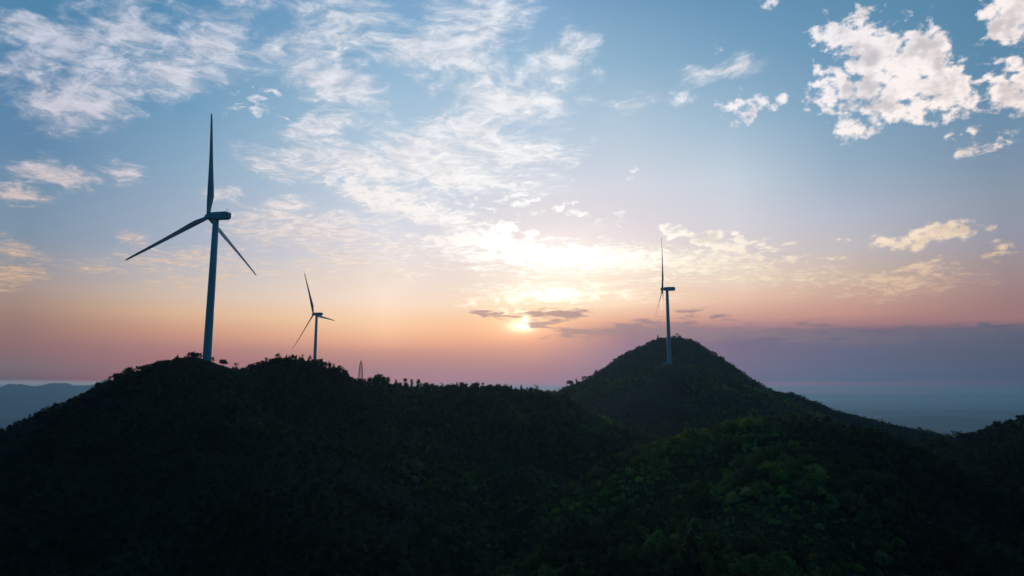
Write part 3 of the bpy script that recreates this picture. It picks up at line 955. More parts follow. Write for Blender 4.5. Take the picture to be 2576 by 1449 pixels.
L1, L2, LR, LM = (300, 440), (440, 530), (380, 500), (860, 1060)
SKYLINE = [
    # px, top py, kind, variant, range, width, label
    (478, 884, 'bush', 1, (340, 388), 1.55, "dark dense round tree crowning the summit just beside the tall turbine's foot"),
    (500, 887, 'airy', 0, (340, 388), 1.0, "thin see-through tree squeezed between the round summit tree and the tall tower"),
    (531, 895, 'airy', 1, (340, 381), .55, "slim ragged tree standing in front of the tall tower's base"),
    (558, 903, 'round', 1, L1, 1.15, "lone round-headed tree on the slope just past the tall tower"),
    (590, 912, 'twiggy', 0, L1, 1.2, "low straggly shrub in the dip between the summit and the wooded knoll"),
    (629, 914, 'bush', 0, L1, 1.0, "small bush at the very bottom of the dip before the wooded knoll"),
    (646, 910, 'round', 1, L1, 1.2, "squat round tree at the start of the wooded knoll"),
    (665, 899, 'airy', 2, L1, 1.0, "feathery thin-leaved tree on the rising side of the wooded knoll"),
    (680, 903, 'bush', 1, L1, 1.1, "bush between the feathery tree and the wide airy tree on the knoll"),
    (696, 888, 'airy', 0, L1, 1.25, "wide airy tree, tallest on the wooded knoll"),
    (717, 891, 'column', 0, L1, .9, "first narrow upright tree after the wide airy tree on the knoll"),
    (724, 893, 'column', 1, L1, .8, "second narrow upright tree after the wide airy tree on the knoll"),
    (732, 891, 'round', 2, L1, .8, "small rounded tree amid the narrow upright trees on the knoll"),
    (742, 892, 'column', 1, L1, .95, "solid narrow tree at the middle of the knoll's top"),
    (750, 894, 'pine', 0, L1, .9, "pointed tree right after the solid narrow tree on the knoll's top"),
    (757, 891, 'twiggy', 1, L1, .8, "bare sprouting shrub poking up from the top of the knoll"),
    (773, 898, 'column', 0, L1, .8, "narrow tree just before the second turbine's tower on the knoll"),
    (783, 903, 'bush', 2, L1, 1.0, "bush hiding the near edge of the second turbine's foot"),
    (806, 908, 'column', 1, L1, .9, "narrow tree just after the second turbine's tower on the knoll"),
    (815, 909, 'round', 1, L1, .8, "compact round tree on the knoll's far slope below the second turbine"),
    (826, 908, 'airy', 1, L1, .8, "open tree with sprigs halfway down the knoll's end slope"),
    (837, 914, 'twiggy', 0, L1, .8, "thin sprig-like shrub near the end of the knoll"),
    (852, 918, 'round', 0, L1, .95, "leafy tree above the steep end of the knoll"),
    (865, 930, 'umbrella', 1, L1, .9, "leaning bushy tree hanging over the knoll's steep end"),
    (911, 951, 'bush', 3, L2, 1.3, "bushy clump just below the lattice tower"),
    (943, 942, 'pine', 1, L2, 1.0, "pointed tree at the head of the saddle wood beside the lattice tower"),
    (956, 940, 'round', 2, L2, 1.3, "broad high tree at the head of the saddle wood"),
    (969, 946, 'round', 0, L2, 1.0, "tree on the shoulder of the broad high tree in the saddle wood"),
    (995, 953, 'column', 0, L2, 1.0, "single upright tree in the first gap of the saddle wood"),
    (1018, 951, 'airy', 2, L2, 1.0, "ragged tree, first of the three peaks of the saddle wood"),
    (1035, 952, 'column', 1, L2, 1.0, "narrow tree, middle of the three peaks of the saddle wood"),
    (1053, 953, 'airy', 0, L2, 1.0, "leaning tree, last of the three peaks of the saddle wood"),
    (1072, 961, 'round', 1, L2, 1.0, "round tree where the saddle wood steps down"),
    (1085, 964, 'round', 2, L2, .9, "small round tree on the descent to the notch in the saddle wood"),
    (1099, 968, 'bush', 0, L2, 1.2, "last bush before the notch in the saddle wood"),
    (1117, 972, 'twiggy', 1, L2, 1.0, "thin shrub standing in the notch of the saddle wood"),
    (1150, 960, 'column', 0, L2, 1.0, "narrow tree first after the notch in the saddle wood"),
    (1162, 960, 'round', 0, L2, .9, "full tree second after the notch in the saddle wood"),
    (1174, 962, 'airy', 1, L2, .9, "loose tree third after the notch in the saddle wood"),
    (1196, 961, 'umbrella', 0, L2, .9, "flat-topped tree in the middle of the second run of the saddle wood"),
    (1214, 962, 'airy', 2, L2, .95, "tilted tree late in the second run of the saddle wood"),
    (1233, 966, 'round', 1, L2, 1.0, "round tree closing the second run of the saddle wood"),
    (1254, 969, 'bush', 1, L2, 1.2, "low bush starting the long fall of the saddle towards the mountain"),
    (1286, 968, 'pine', 0, L2, .9, "small pointed tree on the long fall of the saddle"),
    (1311, 967, 'column', 1, L2, .9, "last upright tree of the saddle, below the sun's glow"),
    (1335, 973, 'round', 2, L2, 1.0, "low tree where the saddle meets the mountain's outline"),
    (395, 913, 'bush', 2, (330, 390), 1.2, "bush on the bare crest partway down from the summit"),
    (351, 927, 'twiggy', 0, (330, 390), 1.2, "bare twiggy shrub standing up from the steep flank's crest"),
    (308, 953, 'bush', 3, (330, 390), 1.0, "bush where the steep flank meets the outline of the far mountains"),
    (264, 974, 'bush', 0, (330, 390), 1.0, "bush on the steep flank level with the far mountains' foot"),
    (245, 982, 'round', 1, (320, 380), .9, "short round tree just above the flank's lone sapling"),
    (220, 990, 'airy', 1, (320, 380), .7, "lone sapling sticking out clear of the steep flank above the plain"),
    (159, 1029, 'umbrella', 1, (310, 370), .9, "flat-headed small tree on the steep flank level with the lakes"),
    (107, 1059, 'round', 2, (310, 360), 1.1, "dark round bush-like tree low on the steep flank below the lakes"),
    (2316, 1087, 'airy', 2, LR, .9, "faint thin tree starting the ridge beyond the near green hill"),
    (2393, 1083, 'twiggy', 1, LR, 1.1, "pale twiggy shrub in the low dip of the edge ridge"),
    (2415, 1088, 'round', 0, LR, 1.2, "dark round tree in the low dip of the edge ridge"),
    (2468, 1079, 'column', 0, LR, .9, "first upright tree on the climb of the edge ridge"),
    (2481, 1078, 'airy', 0, LR, .9, "open tree following the first upright one on the edge ridge"),
    (2506, 1070, 'bush', 1, LR, 1.3, "bush before the conifer on the edge ridge"),
    (2524, 1055, 'pine', 1, LR, 1.0, "pointed conifer standing above the edge ridge"),
    (2559, 1043, 'round', 1, LR, 1.4, "big dark round tree high on the edge ridge"),
    (1500, 928, 'pine', 0, LM, 1.3, "clump-like pine jutting from the step in the mountain's outline"),
    (1434, 956, 'round', 0, LM, 1.4, "rounded tree at the foot of the mountain's long outline"),
    (1450, 951, 'column', 1, LM, 1.0, "small upright tree after the rounded one at the mountain's foot"),
    (1471, 945, 'umbrella', 0, LM, 1.2, "flat-topped tree midway to the step in the mountain's outline"),
    (1708, 838, 'twiggy', 1, LM, 1.6, "tuft of scrub on the mountain's very peak"),
    (1850, 921, 'airy', 1, LM, 1.4, "loose tree on the mountain's far slope above its shoulder"),
]
planted = []
for (px, py, kind, var, rng_, wide, label) in SKYLINE:
    x, y, z = crest(px, *rng_)
    h = ray(px, py)[2] * y - z
    h = min(max(h, 2.2), 9.5)
    cat = 'shrub' if kind in ('bush', 'twiggy') else 'tree'
    plant(kind, var, x, y, z - .55, h + .55, RNG.uniform(0, 6.28), cat, label, cat, wide=wide)
    planted.append((x, y))
planted = np.array(planted)

# turbine feet, tracks and the lattice tower keep their ground clear
TRACK = [(177.8 - 5 - 3.2 * i, 783.0 + 2.2 * math.sin(i * .55) + .35 * i) for i in range(24)]
CLEAR = [(x_, y_, 3.6) for x_, y_ in TRACK] + [(-168.0, 382.5, 4.5), (177.8, 785.0, 9.0), (-270.0, 952.0, 6.0), (-214.0, 985.0, 4.0)]


def scatter(n_try, xr, yr, spacing, seed, keep=None):
    """Jittered-grid points over a rectangle, inside the camera's wedge (plus a margin)."""
    g = np.random.default_rng(seed)
    xs = np.arange(xr[0], xr[1], spacing)
    ys = np.arange(yr[0], yr[1], spacing)
    X, Y = np.meshgrid(xs, ys)
    X = X.ravel() + g.uniform(-.5, .5, X.size) * spacing
    Y = Y.ravel() + g.uniform(-.5, .5, Y.size) * spacing
    ok = np.abs(X) < np.abs(Y) * .86 + 40
    ok &= Y > 40
    for cx_, cy_, rr_ in CLEAR:
        ok &= np.hypot(X - cx_, Y - cy_) > rr_
    # leave the far hidden backs of the hills thin
    return X[ok], Y[ok]


HMAX = np.maximum.accumulate(GZ / RR, axis=0)


def visible(X, Y, Z, lift):
    """Rough horizon test from the camera: does the tree top stand above every nearer ground point on its bearing?"""
    rad = np.hypot(X, Y)
    it = np.clip(np.searchsorted(np.radians(th), np.arctan2(X, Y)), 0, nt - 1)
    ir = np.clip(np.searchsorted(rr, rad * .98) - 1, 0, nr - 1)
    return (Z + lift) / rad > HMAX[ir, it] - .004


def tree_points(seed, xr, yr, spacing, near):
    X, Y = scatter(0, xr, yr, spacing, seed)
    Z = height(X, Y)
    ok = Z > PLAIN_Z + 20
    X, Y, Z = X[ok], Y[ok], Z[ok]
    ok = visible(X, Y, Z, 7.0)
    return X[ok], Y[ok], Z[ok]


NX, NY, NZ = tree_points(21, (-420, 460), (60, 560), 2.5, True)
MX, MY, MZ = tree_points(22, (-560, 900), (560, 1120), 3.3, False)
print("trees", len(NX), len(MX))

kinds_flat = [('round', 0), ('round', 1), ('round', 2), ('bush', 0), ('bush', 1), ('bush', 2), ('bush', 3), ('airy', 0), ('airy', 1), ('pine', 0), ('umbrella', 0), ('column', 0)]
prob_near = np.array([.10, .10, .10, .13, .13, .13, .13, .05, .05, .03, .03, .02])


def attributes(X, Y, Z, seed, hi):
    g = np.random.default_rng(seed)
    n = len(X)
    kind = g.choice(len(kinds_flat), n, p=prob_near / prob_near.sum())
    # taller wood in patches, lower scrub on the crests and on the steep flank
    patch = vnoise(X / 30, Y / 30, 31)
    scl = g.uniform(.5, 1.0, n) * (.42 + .95 * patch) * np.where(g.random(n) < .06, 1.5, 1.0)
    left = (X < -.28 * Y)
    scl = np.where(left, np.maximum(scl * .86, .42), scl)
    saddle = (X > -.235 * Y) & (X < .09 * Y) & (Y > 425) & (Y < 535)
    scl = np.where(saddle, scl * 1.65 * g.uniform(.75, 1.25, n), scl)
    kind = np.where(saddle & (g.random(n) < .12), 11, kind)
    knoll = (X > -.38 * Y) & (X < -.235 * Y) & (Y > 385) & (Y < 440)
    scl = np.where(knoll, scl * 1.25 * g.uniform(.7, 1.3, n), scl)
    kind = np.where(knoll & (g.random(n) < .15), 11, kind)
    dome = (X > .06 * Y) & (Y < 345)
    scl = np.where(dome, scl * 1.12, scl)
    u = X / Y
    gap = (u > -.236) & (u < -.199) & (Y > 400)             # the lattice tower stands clear of tall trees
    kind = np.where(gap, 3 + (kind % 4), kind)
    scl = np.where(gap, np.clip(scl, .6, .95), scl)
    scl *= hi
    return kind, scl, g.uniform(0, 2 * math.pi, n)


NK, NS, NR = attributes(NX, NY, NZ, 41, .80)
MK, MS, MR = attributes(MX, MY, MZ, 42, .75)
# keep the skyline as designed: trees that would rise above the planted outline shrink
for (X_, Y_, S_) in ((NX, NY, NS), (MX, MY, MS)):
    d = np.min(np.hypot(X_[:, None] - planted[None, :, 0], Y_[:, None] - planted[None, :, 1]), axis=1) if len(planted) else 0
    S_[d < 3.0] *= .6
for cx_, cy_, rr_ in CLEAR[-4:]:
    S_ = NS; S_[np.hypot(NX - cx_, NY - cy_) < rr_ + 9] *= .45
    S_ = MS; S_[np.hypot(MX - cx_, MY - cy_) < rr_ + 14] *= .40

# the nearest trees of the wood, each a thing of its own
fwd = NY * math.cos(PITCH) + NZ * math.sin(PITCH)
ppx = CX + F * NX / fwd
ppy = CY - F * ((NZ + 2) * math.cos(PITCH) - NY * math.sin(PITCH)) / fwd
inside = (ppx > 10) & (ppx < 2566) & (ppy < 1440) & (ppy > 900)
seen = inside & visible(NX, NY, NZ, 1.5)
big = np.array([KINDS[k][v][2] for k, v in kinds_flat])[NK] * NS / fwd
big[~seen | (NK >= 3) & (NK <= 6)] = 0
order = np.argsort(-big)[:226]
GROUP = "trees of the dark wood on the near slopes"
near_ids = set(int(i) for i in order)
for i in order:
    k, v = kinds_flat[NK[i]]
    plant(k, v, NX[i], NY[i], NZ[i] - .3, KINDS[k][v][2] * NS[i], NR[i], "tree", "dark leafy tree in the dense shadowy wood covering the near slopes", "tree", GROUP)

# make sure every crown mesh exists as an object before the woods repeat it
for k, v in kinds_flat:
    if (k, v) not in CROWN_OBJECTS:
        i = int(np.argmax(np.where((NK == kinds_flat.index((k, v))) & seen, NS, -1)))
        plant(k, v, NX[i], NY[i], NZ[i] - .3, KINDS[k][v][2] * NS[i], NR[i], "tree" if k != 'bush' else "shrub",
              "dark leafy tree in the dense shadowy wood covering the near slopes" if k != 'bush' else "dark low bush in the dense shadowy wood covering the near slopes",
              "tree" if k != 'bush' else "shrub", GROUP if k != 'bush' else "bushes of the dark wood on the near slopes")


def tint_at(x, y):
    """Vegetation brightness: darker leaf colour on the hill with the biggest turbine, lighter on the near mound and the mountain."""
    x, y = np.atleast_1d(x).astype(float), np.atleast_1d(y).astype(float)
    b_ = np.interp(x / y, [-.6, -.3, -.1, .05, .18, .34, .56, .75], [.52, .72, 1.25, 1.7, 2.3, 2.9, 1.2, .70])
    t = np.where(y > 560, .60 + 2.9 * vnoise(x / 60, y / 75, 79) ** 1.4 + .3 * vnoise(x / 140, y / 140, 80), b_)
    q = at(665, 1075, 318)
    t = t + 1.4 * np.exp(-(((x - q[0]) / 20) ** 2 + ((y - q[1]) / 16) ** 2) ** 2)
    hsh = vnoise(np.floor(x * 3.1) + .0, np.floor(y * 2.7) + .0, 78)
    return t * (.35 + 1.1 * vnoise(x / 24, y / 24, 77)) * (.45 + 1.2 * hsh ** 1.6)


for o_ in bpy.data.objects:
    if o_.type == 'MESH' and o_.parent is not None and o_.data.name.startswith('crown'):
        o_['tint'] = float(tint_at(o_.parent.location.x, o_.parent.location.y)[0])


def wood(name, X, Y, Z, K, S, ROT, label):
    """One mass of trees: points with a kind, size and turn each, repeated from the crowns already standing in the scene."""
    me = bpy.data.meshes.new(name)
    me.vertices.add(len(X))
    me.vertices.foreach_set('co', np.stack([X, Y, Z - .3], -1).astype(np.float32).ravel())
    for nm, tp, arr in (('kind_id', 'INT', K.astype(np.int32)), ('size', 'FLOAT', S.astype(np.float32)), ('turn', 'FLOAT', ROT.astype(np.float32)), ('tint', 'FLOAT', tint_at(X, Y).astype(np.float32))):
        at_ = me.attributes.new(nm, tp, 'POINT')
        at_.data.foreach_set('value', arr)
    o = bpy.data.objects.new(name, me)
    COL.objects.link(o)
    tag(o, label, "forest", kind="stuff")
    ng = bpy.data.node_groups.new(name + "_trees", 'GeometryNodeTree')
    ng.interface.new_socket("Geometry", in_out='INPUT', socket_type='NodeSocketGeometry')
    ng.interface.new_socket("Geometry", in_out='OUTPUT', socket_type='NodeSocketGeometry')
    gi, go = ng.nodes.new('NodeGroupInput'), ng.nodes.new('NodeGroupOutput')
    join = ng.nodes.new('GeometryNodeJoinGeometry')

    def named(nm, tp):
        n = ng.nodes.new('GeometryNodeInputNamedAttribute')
        n.data_type = tp
        n.inputs['Name'].default_value = nm
        return n.outputs['Attribute']
    kid, siz, trn = named('kind_id', 'INT'), named('size', 'FLOAT'), named('turn', 'FLOAT')
    rot = ng.nodes.new('ShaderNodeCombineXYZ')
    ng.links.new(trn, rot.inputs[2])
    for ki, kv in enumerate(kinds_flat):
        cmp_ = ng.nodes.new('FunctionNodeCompare')
        cmp_.data_type = 'INT'
        cmp_.operation = 'EQUAL'
        ng.links.new(kid, cmp_.inputs['A'] if False else [s for s in cmp_.inputs if s.type == 'INT'][0])
        [s for s in cmp_.inputs if s.type == 'INT'][1].default_value = ki
        oi = ng.nodes.new('GeometryNodeObjectInfo')
        oi.transform_space = 'ORIGINAL'
        oi.inputs['Object'].default_value = CROWN_OBJECTS[kv]
        oi.inputs['As Instance'].default_value = True
        ip = ng.nodes.new('GeometryNodeInstanceOnPoints')
        ng.links.new(gi.outputs[0], ip.inputs['Points'])
        ng.links.new(cmp_.outputs[0], ip.inputs['Selection'])
        ng.links.new(oi.outputs['Geometry'], ip.inputs['Instance'])
        ng.links.new(rot.outputs[0], ip.inputs['Rotation'])
        ng.links.new(siz, ip.inputs['Scale'])
        ng.links.new(ip.outputs[0], join.inputs[0])
    ng.links.new(join.outputs[0], go.inputs[0])
    mod = o.modifiers.new("trees", 'NODES')
    mod.node_group = ng
    return o


sel = np.array([i not in near_ids for i in range(len(NX))])
wood("forest", NX[sel], NY[sel], NZ[sel], NK[sel], NS[sel], NR[sel], "dense dark wood covering the near hills and the valley between them")
wood("forest", MX, MY, MZ, MK, MS, MR, "bluish dark wood covering the mountain and the far ridge behind the saddle")


# ------------------------------------------------------------------ wind turbines
def blade_mesh():
    """Blade along +Z from the hub centre; chord along X (trailing edge +X), thickness along Y; twist and taper."""
    bm = bmesh.new()
    st = [0.9, 2.2, 4.5, 8, 12, 17, 23, 30, 38, 46, 53, 57.5, 59.4, 60.0]
    ch = [2.3, 2.3, 2.6, 3.5, 4.1, 3.8, 3.2, 2.65, 2.15, 1.75, 1.4, 1.15, .8, .3]
    tk = [2.3, 2.3, 2.1, 1.65, 1.25, .95, .72, .54, .40, .28, .19, .12, .07, .03]
    tw = [0, 0, 4, 10, 12, 10, 8, 6, 4, 2.5, 1, 0, 0, 0]
    rnd_ = [1, 1, .8, .35, 0, 0, 0, 0, 0, 0, 0, 0, 0, 0]
    n = 20
    rings = []
    for s, c, t, w, q in zip(st, ch, tk, tw, rnd_):
        ring = []
        for k in range(n):
            a = 2 * math.pi * k / n
            # ellipse to aerofoil
            ex, ey = math.cos(a) * c / 2, math.sin(a) * t / 2
            xf = (1 - math.cos(a)) / 2                      # 0 trailing .. 1 leading measured from trailing
            u = 1 - xf                                      # 0 leading? keep rounded nose at -X
            prof = math.sin(a) * t / 2 * (1.25 * math.sqrt(max(xf, 0)) * (1 - .25 * xf))
            ax, ay = math.cos(a) * c / 2 + c * .18, prof
            x, y = ex * q + ax * (1 - q), ey * q + ay * (1 - q)
            cw, sw = math.cos(R(-w)), math.sin(R(-w))
            ring.append(bm.verts.new((x * cw - y * sw, x * sw + y * cw + (s / 60) ** 2 * 1.5, s)))
        rings.append(ring)
    for r0, r1 in zip(rings, rings[1:]):
        for k in range(n):
            bm.faces.new((r0[k], r0[(k + 1) % n], r1[(k + 1) % n], r1[k]))
    bm.faces.new(rings[0][::-1])
    bm.faces.new(rings[-1])
    return from_bm("blade", bm, True)


def tower_mesh(h):
    bm = bmesh.new()
    n = 40
    zs = [-6, 0, .25, h * .28, h * .285, h * .6, h * .605, h]
    rs = []
    for z in zs:
        f = max(z, 0) / h
        rs.append(2.4 - .75 * f)
    rs[1] += .0
    tube(bm, [(0, 0, z) for z in zs], rs, n)
    # flange seams
    for z in (h * .2825, h * .6025):
        tube(bm, [(0, 0, z - .10), (0, 0, z + .10)], [2.4 - .75 * z / h + .035] * 2, n)
    me = from_bm("tower", bm, True)
    return me


def nacelle_mesh():
    """Housing along +X (rear), tower axis at x=0, rotor axis at z=0."""
    bm = bmesh.new()
    # sections: x, half width, bottom, top
    secs = [(-3.7, 1.35, -1.35, 1.5), (-3.2, 1.75, -1.75, 1.85), (-1.0, 1.95, -2.0, 2.05), (7.4, 1.95, -1.95, 2.25), (9.1, 1.15, -1.45, 1.75)]
    rings = []
    for x, w, z0, z1 in secs:
        c = .28
        pts = [(-w + c, z0), (w - c, z0), (w, z0 + c), (w, z1 - c), (w - c, z1), (-w + c, z1), (-w, z1 - c), (-w, z0 + c)]
        rings.append([bm.verts.new((x, y, z)) for y, z in pts])
    for r0, r1 in zip(rings, rings[1:]):
        for k in range(8):
            bm.faces.new((r0[k], r0[(k + 1) % 8], r1[(k + 1) % 8], r1[k]))
    bm.faces.new(rings[0][::-1])
    bm.faces.new(rings[-1])
    # yaw bearing collar
    tube(bm, [(0, 0, -2.6), (0, 0, -1.9)], [1.72, 1.72], 32)
    # roof hatch
    box(bm, (1.5, -.9, 2.08), (3.6, .9, 2.36))
    return from_bm("nacelle", bm)


def vent_mesh(rad):
    bm = bmesh.new()
    tube(bm, [(0, 0, -.12), (0, 0, .03)], [rad, rad], 24)
    return from_bm("vent", bm)


def vent_rim_mesh(rad):
    bm = bmesh.new()
    n = 24
    a = [[bm.verts.new((math.cos(2 * math.pi * k / n) * r_, math.sin(2 * math.pi * k / n) * r_, z)) for k in range(n)] for r_, z in ((rad, -.1), (rad, .07), (rad + .09, .07), (rad + .09, -.1))]
    for r0, r1 in zip(a, a[1:]):
        for k in range(n):
            bm.faces.new((r0[k], r0[(k + 1) % n], r1[(k + 1) % n], r1[k]))
    return from_bm("rim", bm)


def spinner_mesh():
    bm = bmesh.new()
    prof = [(1.35, 1.35), (.9, 1.62), (.0, 1.72), (-.8, 1.66), (-1.5, 1.40), (-2.0, 1.0), (-2.3, .5), (-2.4, .05)]
    tube(bm, [(x, 0, 0) for x, r_ in prof], [r_ for x, r_ in prof], 28)
    return from_bm("hub", bm, True)


def mast_mesh():
    bm = bmesh.new()
    for y in (-.75, .75):
        tube(bm, [(0, y, 0), (0, y, 1.55)], [.05, .04], 6)
        tube(bm, [(0, y - .28, 1.95), (0, y - .2, 1.6), (0, y, 1.5), (0, y + .2, 1.6), (0, y + .28, 1.95)], [.045] * 5, 6)
        for k in (-.28, .28):
            bmesh.ops.create_icosphere(bm, subdivisions=1, radius=.10, matrix=Matrix.Translation((0, y + k, 2.0)))
    tube(bm, [(0, -.75, 1.45), (0, .75, 1.45)], [.04, .04], 6)
    tube(bm, [(0, -.75, .3), (0, .75, 1.4)], [.03, .03], 6)
    return from_bm("weather_mast", bm)


def emblem_mesh():
    bm = bmesh.new()
    box(bm, (-.2, -.012, .02), (2.3, .012, .14))
    box(bm, (.98, -.012, -.85), (1.10, .012, .01))
    box(bm, (1.9, -.012, .15), (2.05, .012, .55))
    box(bm, (.35, -.012, .15), (1.6, .012, .30))
    return from_bm("emblem", bm)


def door_mesh():
    bm = bmesh.new()
    box(bm, (-.5, -.10, 0), (.5, .10, 2.2))
    return from_bm("door", bm)


ME_BLADE, ME_NAC, ME_HUB, ME_VENT, ME_RIM, ME_MAST, ME_EMB = blade_mesh(), nacelle_mesh(), spinner_mesh(), vent_mesh(.42), vent_rim_mesh(.42), mast_mesh(), emblem_mesh()
OVERHANG = 5.2
PITCH_BLADE = R(12)


def turbine(base_xyz, hub_z, yaw_deg, phi_deg, label):
    """YAW: how far the rotor's axis turns from due left towards the distance; PHI: turn of the first blade from upright."""
    x, y, zb = base_xyz
    root = empty("wind_turbine", (x, y, zb), math.pi - math.pi + R(-yaw_deg), label=label, cat="wind turbine", group="wind turbines on the hilltops")
    h = hub_z - zb - 2.2
    mesh_object("tower", tower_mesh(h), M_PAINT, root)
    dr = mesh_object("door", door_mesh(), M_STEEL, root)
    dr.location = (2.34, 0, .6); dr.rotation_euler = (0, 0, R(90))
    fo = bmesh.new()
    tube(fo, [(0, 0, -3), (0, 0, .12)], [3.2, 3.0], 32)
    mesh_object("foundation", from_bm("foundation", fo), M_CONC, root)
    nac = mesh_object("nacelle", ME_NAC, M_PAINT, root)
    nac.location = (0, 0, hub_z - zb)
    nac.rotation_euler = (0, R(2.5), 0)
    # vents: two on the flank, one on the slanted corner, two on the rear
    spots = []
    for side in (-1, 1):
        ang = math.atan2(.8, 1.7)
        spots += [((5.6, side * 1.955, 1.15), (side, 0)), ((5.6, side * 1.955, .0), (side, 0)),
                  ((8.15, side * 1.60, .1), (side, 25.2))]
    for pos, (side, turn) in spots:
        v = mesh_object("vent", ME_VENT, M_DARKHOLE, nac)
        v.location = pos
        nrm = Vector((math.sin(R(turn)), side * math.cos(R(turn)), 0))
        v.rotation_euler = nrm.to_track_quat('Z', 'Y').to_euler()
        rm = mesh_object("rim", ME_RIM, M_PAINT, nac)
        rm.location = pos
        rm.rotation_euler = v.rotation_euler
    for z in (.75, -.45):
        v = mesh_object("vent", ME_VENT, M_DARKHOLE, nac)
        v.location = (9.11, 0, z)
        v.rotation_euler = (0, R(90), 0)
    em = mesh_object("emblem", ME_EMB, M_STEEL, nac)
    em.location = (-1.3, -1.965, .15)
    ma = mesh_object("weather_mast", ME_MAST, M_STEEL, nac)
    ma.location = (7.0, 0, 2.2)
    hub = mesh_object("hub", ME_HUB, M_PAINT, root)
    tilt = R(5)
    hub.location = (-OVERHANG * math.cos(tilt), 0, hub_z - zb + OVERHANG * math.sin(tilt) * 0.0)
    hub.rotation_euler = (0, tilt, 0)
    # blades in the hub's frame: axis -X is upwind; up is Z; the in-plane sideways direction pointing away from the camera is +Y
    for k in range(3):
        t = R(phi_deg) + k * 2 * math.pi / 3
        b_ = mesh_object("blade", ME_BLADE, M_BLADE, root)
        radial = Vector((-math.sin(R(2)), math.sin(t) * math.cos(R(2)), math.cos(t) * math.cos(R(2))))
        tang = Vector((0, math.cos(t), -math.sin(t)))
        te = Vector((1, 0, 0)) * math.sin(PITCH_BLADE) + tang * math.cos(PITCH_BLADE)
        te = (te - radial * te.dot(radial)).normalized()
        third = radial.cross(te)
        m = Matrix((te, third, radial)).transposed().to_4x4()
        rot = Matrix.Translation(hub.location) @ Matrix.Rotation(tilt, 4, 'Y') @ m
        b_.matrix_local = rot
    return root


T1 = turbine((-167.9, 382.5, 14.6), 97.5, 15.6, -5.3, "biggest wind turbine, on the scrubby summit, with round black vents in its nacelle")
T2 = turbine((-270.2, 952.0, 21.0), 103.5, 17.9, -27.2, "small distant wind turbine rising from behind the wooded knoll near the lattice tower")
T3 = turbine((177.8, 785.0, 29.5), 114.4, 16.0, -12.2, "middle-sized wind turbine standing on the shoulder in front of the pointed mountain")

# bare gravel round the mountain turbine and the track that comes to it
M_GRAVEL, N, b = material("gravel")
g = N.t.nodes.new('ShaderNodeNewGeometry').outputs['Position']
N.link(N.mix(N.noise(g, .6, 5.0, .65), (.16, .14, .12, 1), (.36, .33, .29, 1)), b.inputs['Base Color'])
b.inputs['Roughness'].default_value = .95


def draped(name, outline_rows, lift, label):
    """Sheet of rows of points laid on the ground."""
    V_ = np.array(outline_rows, float)
    nr_, nc_ = V_.shape[:2]
    z = height(V_[..., 0], V_[..., 1]) + lift
    P_ = np.concatenate([V_, z[..., None]], -1).reshape(-1, 3)
    ix = np.arange(nr_ * nc_).reshape(nr_, nc_)
    q = np.stack([ix[:-1, :-1], ix[1:, :-1], ix[1:, 1:], ix[:-1, 1:]], -1).reshape(-1, 4)
    return tag(mesh_object(name, mesh_np(name, P_, q, True), M_GRAVEL), label, name, kind="structure")


cx3, cy3 = 177.8, 785.0
rows_ = []
for k in range(7):
    ang = np.linspace(0, 2 * math.pi, 33)
    ra = (k / 6) * (8.5 + 2.5 * np.sin(ang * 3 + 1) * .4 + 1.2 * np.cos(ang * 5))
    rows_.append(np.stack([cx3 + np.cos(ang) * ra * 1.25, cy3 + np.sin(ang) * ra * .8], -1))
draped("clearing", rows_, .35, "bare gravel clearing around the foot of the mountain turbine")
trk = TRACK
rows_ = [[(x_ - w_, y_ - w_ * .6) for x_, y_ in trk] for w_ in (-1.9, -.6, .6, 1.9)]
draped("path", rows_, .35, "pale track winding along the mountain's shoulder to the turbine")

# small white cabin by the mountain turbine's foot
cab = empty("transformer_cabin", tuple(at(1673, 916, 783)[:2]) + (ground_z(*at(1673, 916, 783)[:2]),), R(20), label="tiny white cabin at the foot of the mountain turbine", cat="cabin")
bm = bmesh.new(); box(bm, (-1.5, -1.1, -.6), (1.5, 1.1, 2.1)); mesh_object("wall", from_bm("wall", bm), M_WALL, cab)
bm = bmesh.new(); box(bm, (-1.7, -1.3, 2.1), (1.7, 1.3, 2.35)); mesh_object("roof", from_bm("roof", bm), M_CONC, cab)


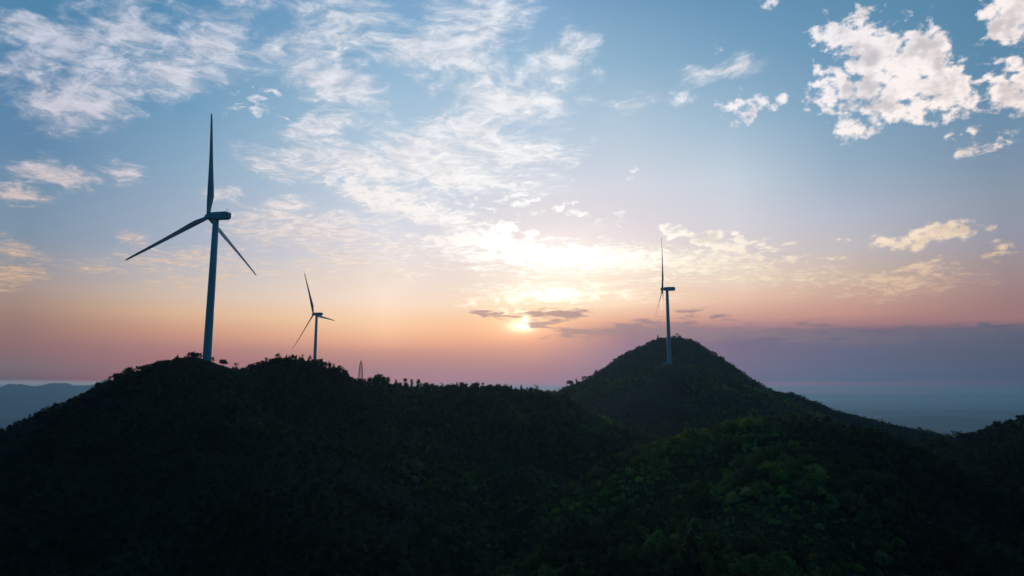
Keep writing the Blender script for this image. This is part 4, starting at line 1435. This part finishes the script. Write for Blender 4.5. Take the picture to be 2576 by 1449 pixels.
# ------------------------------------------------------------------ lattice tower
def lattice_tower(x, y, z, H):
    root = empty("lattice_tower", (x, y, z), R(24), label="slender steel lattice tower standing beyond the knoll, tapering to a point", cat="lattice tower")
    lv = [-3, 0, 4.2, 8.0, 11.6, 15, 18.2, 21.2, 24.0, 26.4, 28.2]
    half = lambda q: np.interp(q, [-3, 0, 18, 21.2, 27, 28.2], [2.95, 2.75, 1.75, 1.55, .35, .18])
    k = H / 28.2
    for sx, sy in ((-1, -1), (1, -1), (1, 1), (-1, 1)):
        bm = bmesh.new()
        tube(bm, [(sx * half(q) * k, sy * half(q) * k, q * k) for q in lv], [.26] * len(lv), 5)
        mesh_object("leg", from_bm("leg", bm), M_REDSTEEL, root)
    bm = bmesh.new()
    cs = ((-1, -1), (1, -1), (1, 1), (-1, 1))
    for q0, q1 in zip(lv[1:], lv[2:]):
        a, b_ = half(q0) * k, half(q1) * k
        for i in range(4):
            c0, c1 = cs[i], cs[(i + 1) % 4]
            tube(bm, [(c0[0] * a, c0[1] * a, q0 * k), (c1[0] * b_, c1[1] * b_, q1 * k)], [.13, .13], 4)
            tube(bm, [(c1[0] * a, c1[1] * a, q0 * k), (c0[0] * b_, c0[1] * b_, q1 * k)], [.13, .13], 4)
            tube(bm, [(c0[0] * b_, c0[1] * b_, q1 * k), (c1[0] * b_, c1[1] * b_, q1 * k)], [.14, .14], 4)
    mesh_object("bracing", from_bm("bracing", bm), M_REDSTEEL, root)
    for q, ext in ((21.2, 1.3), (15, 1.0), (11.6, .9), (8.0, .9), (4.2, .9), (24.0, .7)):
        bm = bmesh.new()
        a = (half(q) + ext) * k
        for yy in (-1, 1):
            tube(bm, [(-a, yy * half(q) * k, q * k), (a, yy * half(q) * k, q * k)], [.18, .18], 4)
        for xx in (-a, a):
            tube(bm, [(xx, -half(q) * k, q * k), (xx, half(q) * k, q * k)], [.08, .08], 4)
            tube(bm, [(xx, 0, q * k), (xx, 0, q * k + .8)], [.13, .13], 4)
        mesh_object("cross_arm", from_bm("cross_arm", bm), M_REDSTEEL, root)
    bm = bmesh.new()
    tube(bm, [(0, 0, 27.9 * k), (0, 0, 29.6 * k)], [.10, .05], 5)
    box(bm, (-.5, -.5, 27.7 * k), (.5, .5, 28.0 * k))
    mesh_object("finial", from_bm("finial", bm), M_REDSTEEL, root)
    return root


lx, ly = at(907, 950, 985)[:2]
lz = ground_z(lx, ly)
lattice_tower(lx, ly, lz, (ray(907, 904)[2] * 985 - lz) / 1.05)

# ------------------------------------------------------------------ haze
TOP = 166.0
bm = bmesh.new()
box(bm, (-EXT - 400, -EXT - 400, PLAIN_Z - 14), (EXT + 400, EXT + 400, TOP))
haze = mesh_object("haze", from_bm("haze", bm), None)
M_HAZE = bpy.data.materials.new("haze_air")
M_HAZE.use_nodes = True
ht = M_HAZE.node_tree
ht.nodes.clear()
pv = ht.nodes.new('ShaderNodeVolumePrincipled')
pv.inputs['Color'].default_value = (.33, .62, .86, 1)
pv.inputs['Density'].default_value = 8.2e-5
pv.inputs['Anisotropy'].default_value = 0.6
om = ht.nodes.new('ShaderNodeOutputMaterial')
ht.links.new(pv.outputs[0], om.inputs['Volume'])
haze.data.materials.append(M_HAZE)
tag(haze, "thin bluish evening haze over the hills and plain", "haze", kind="stuff")
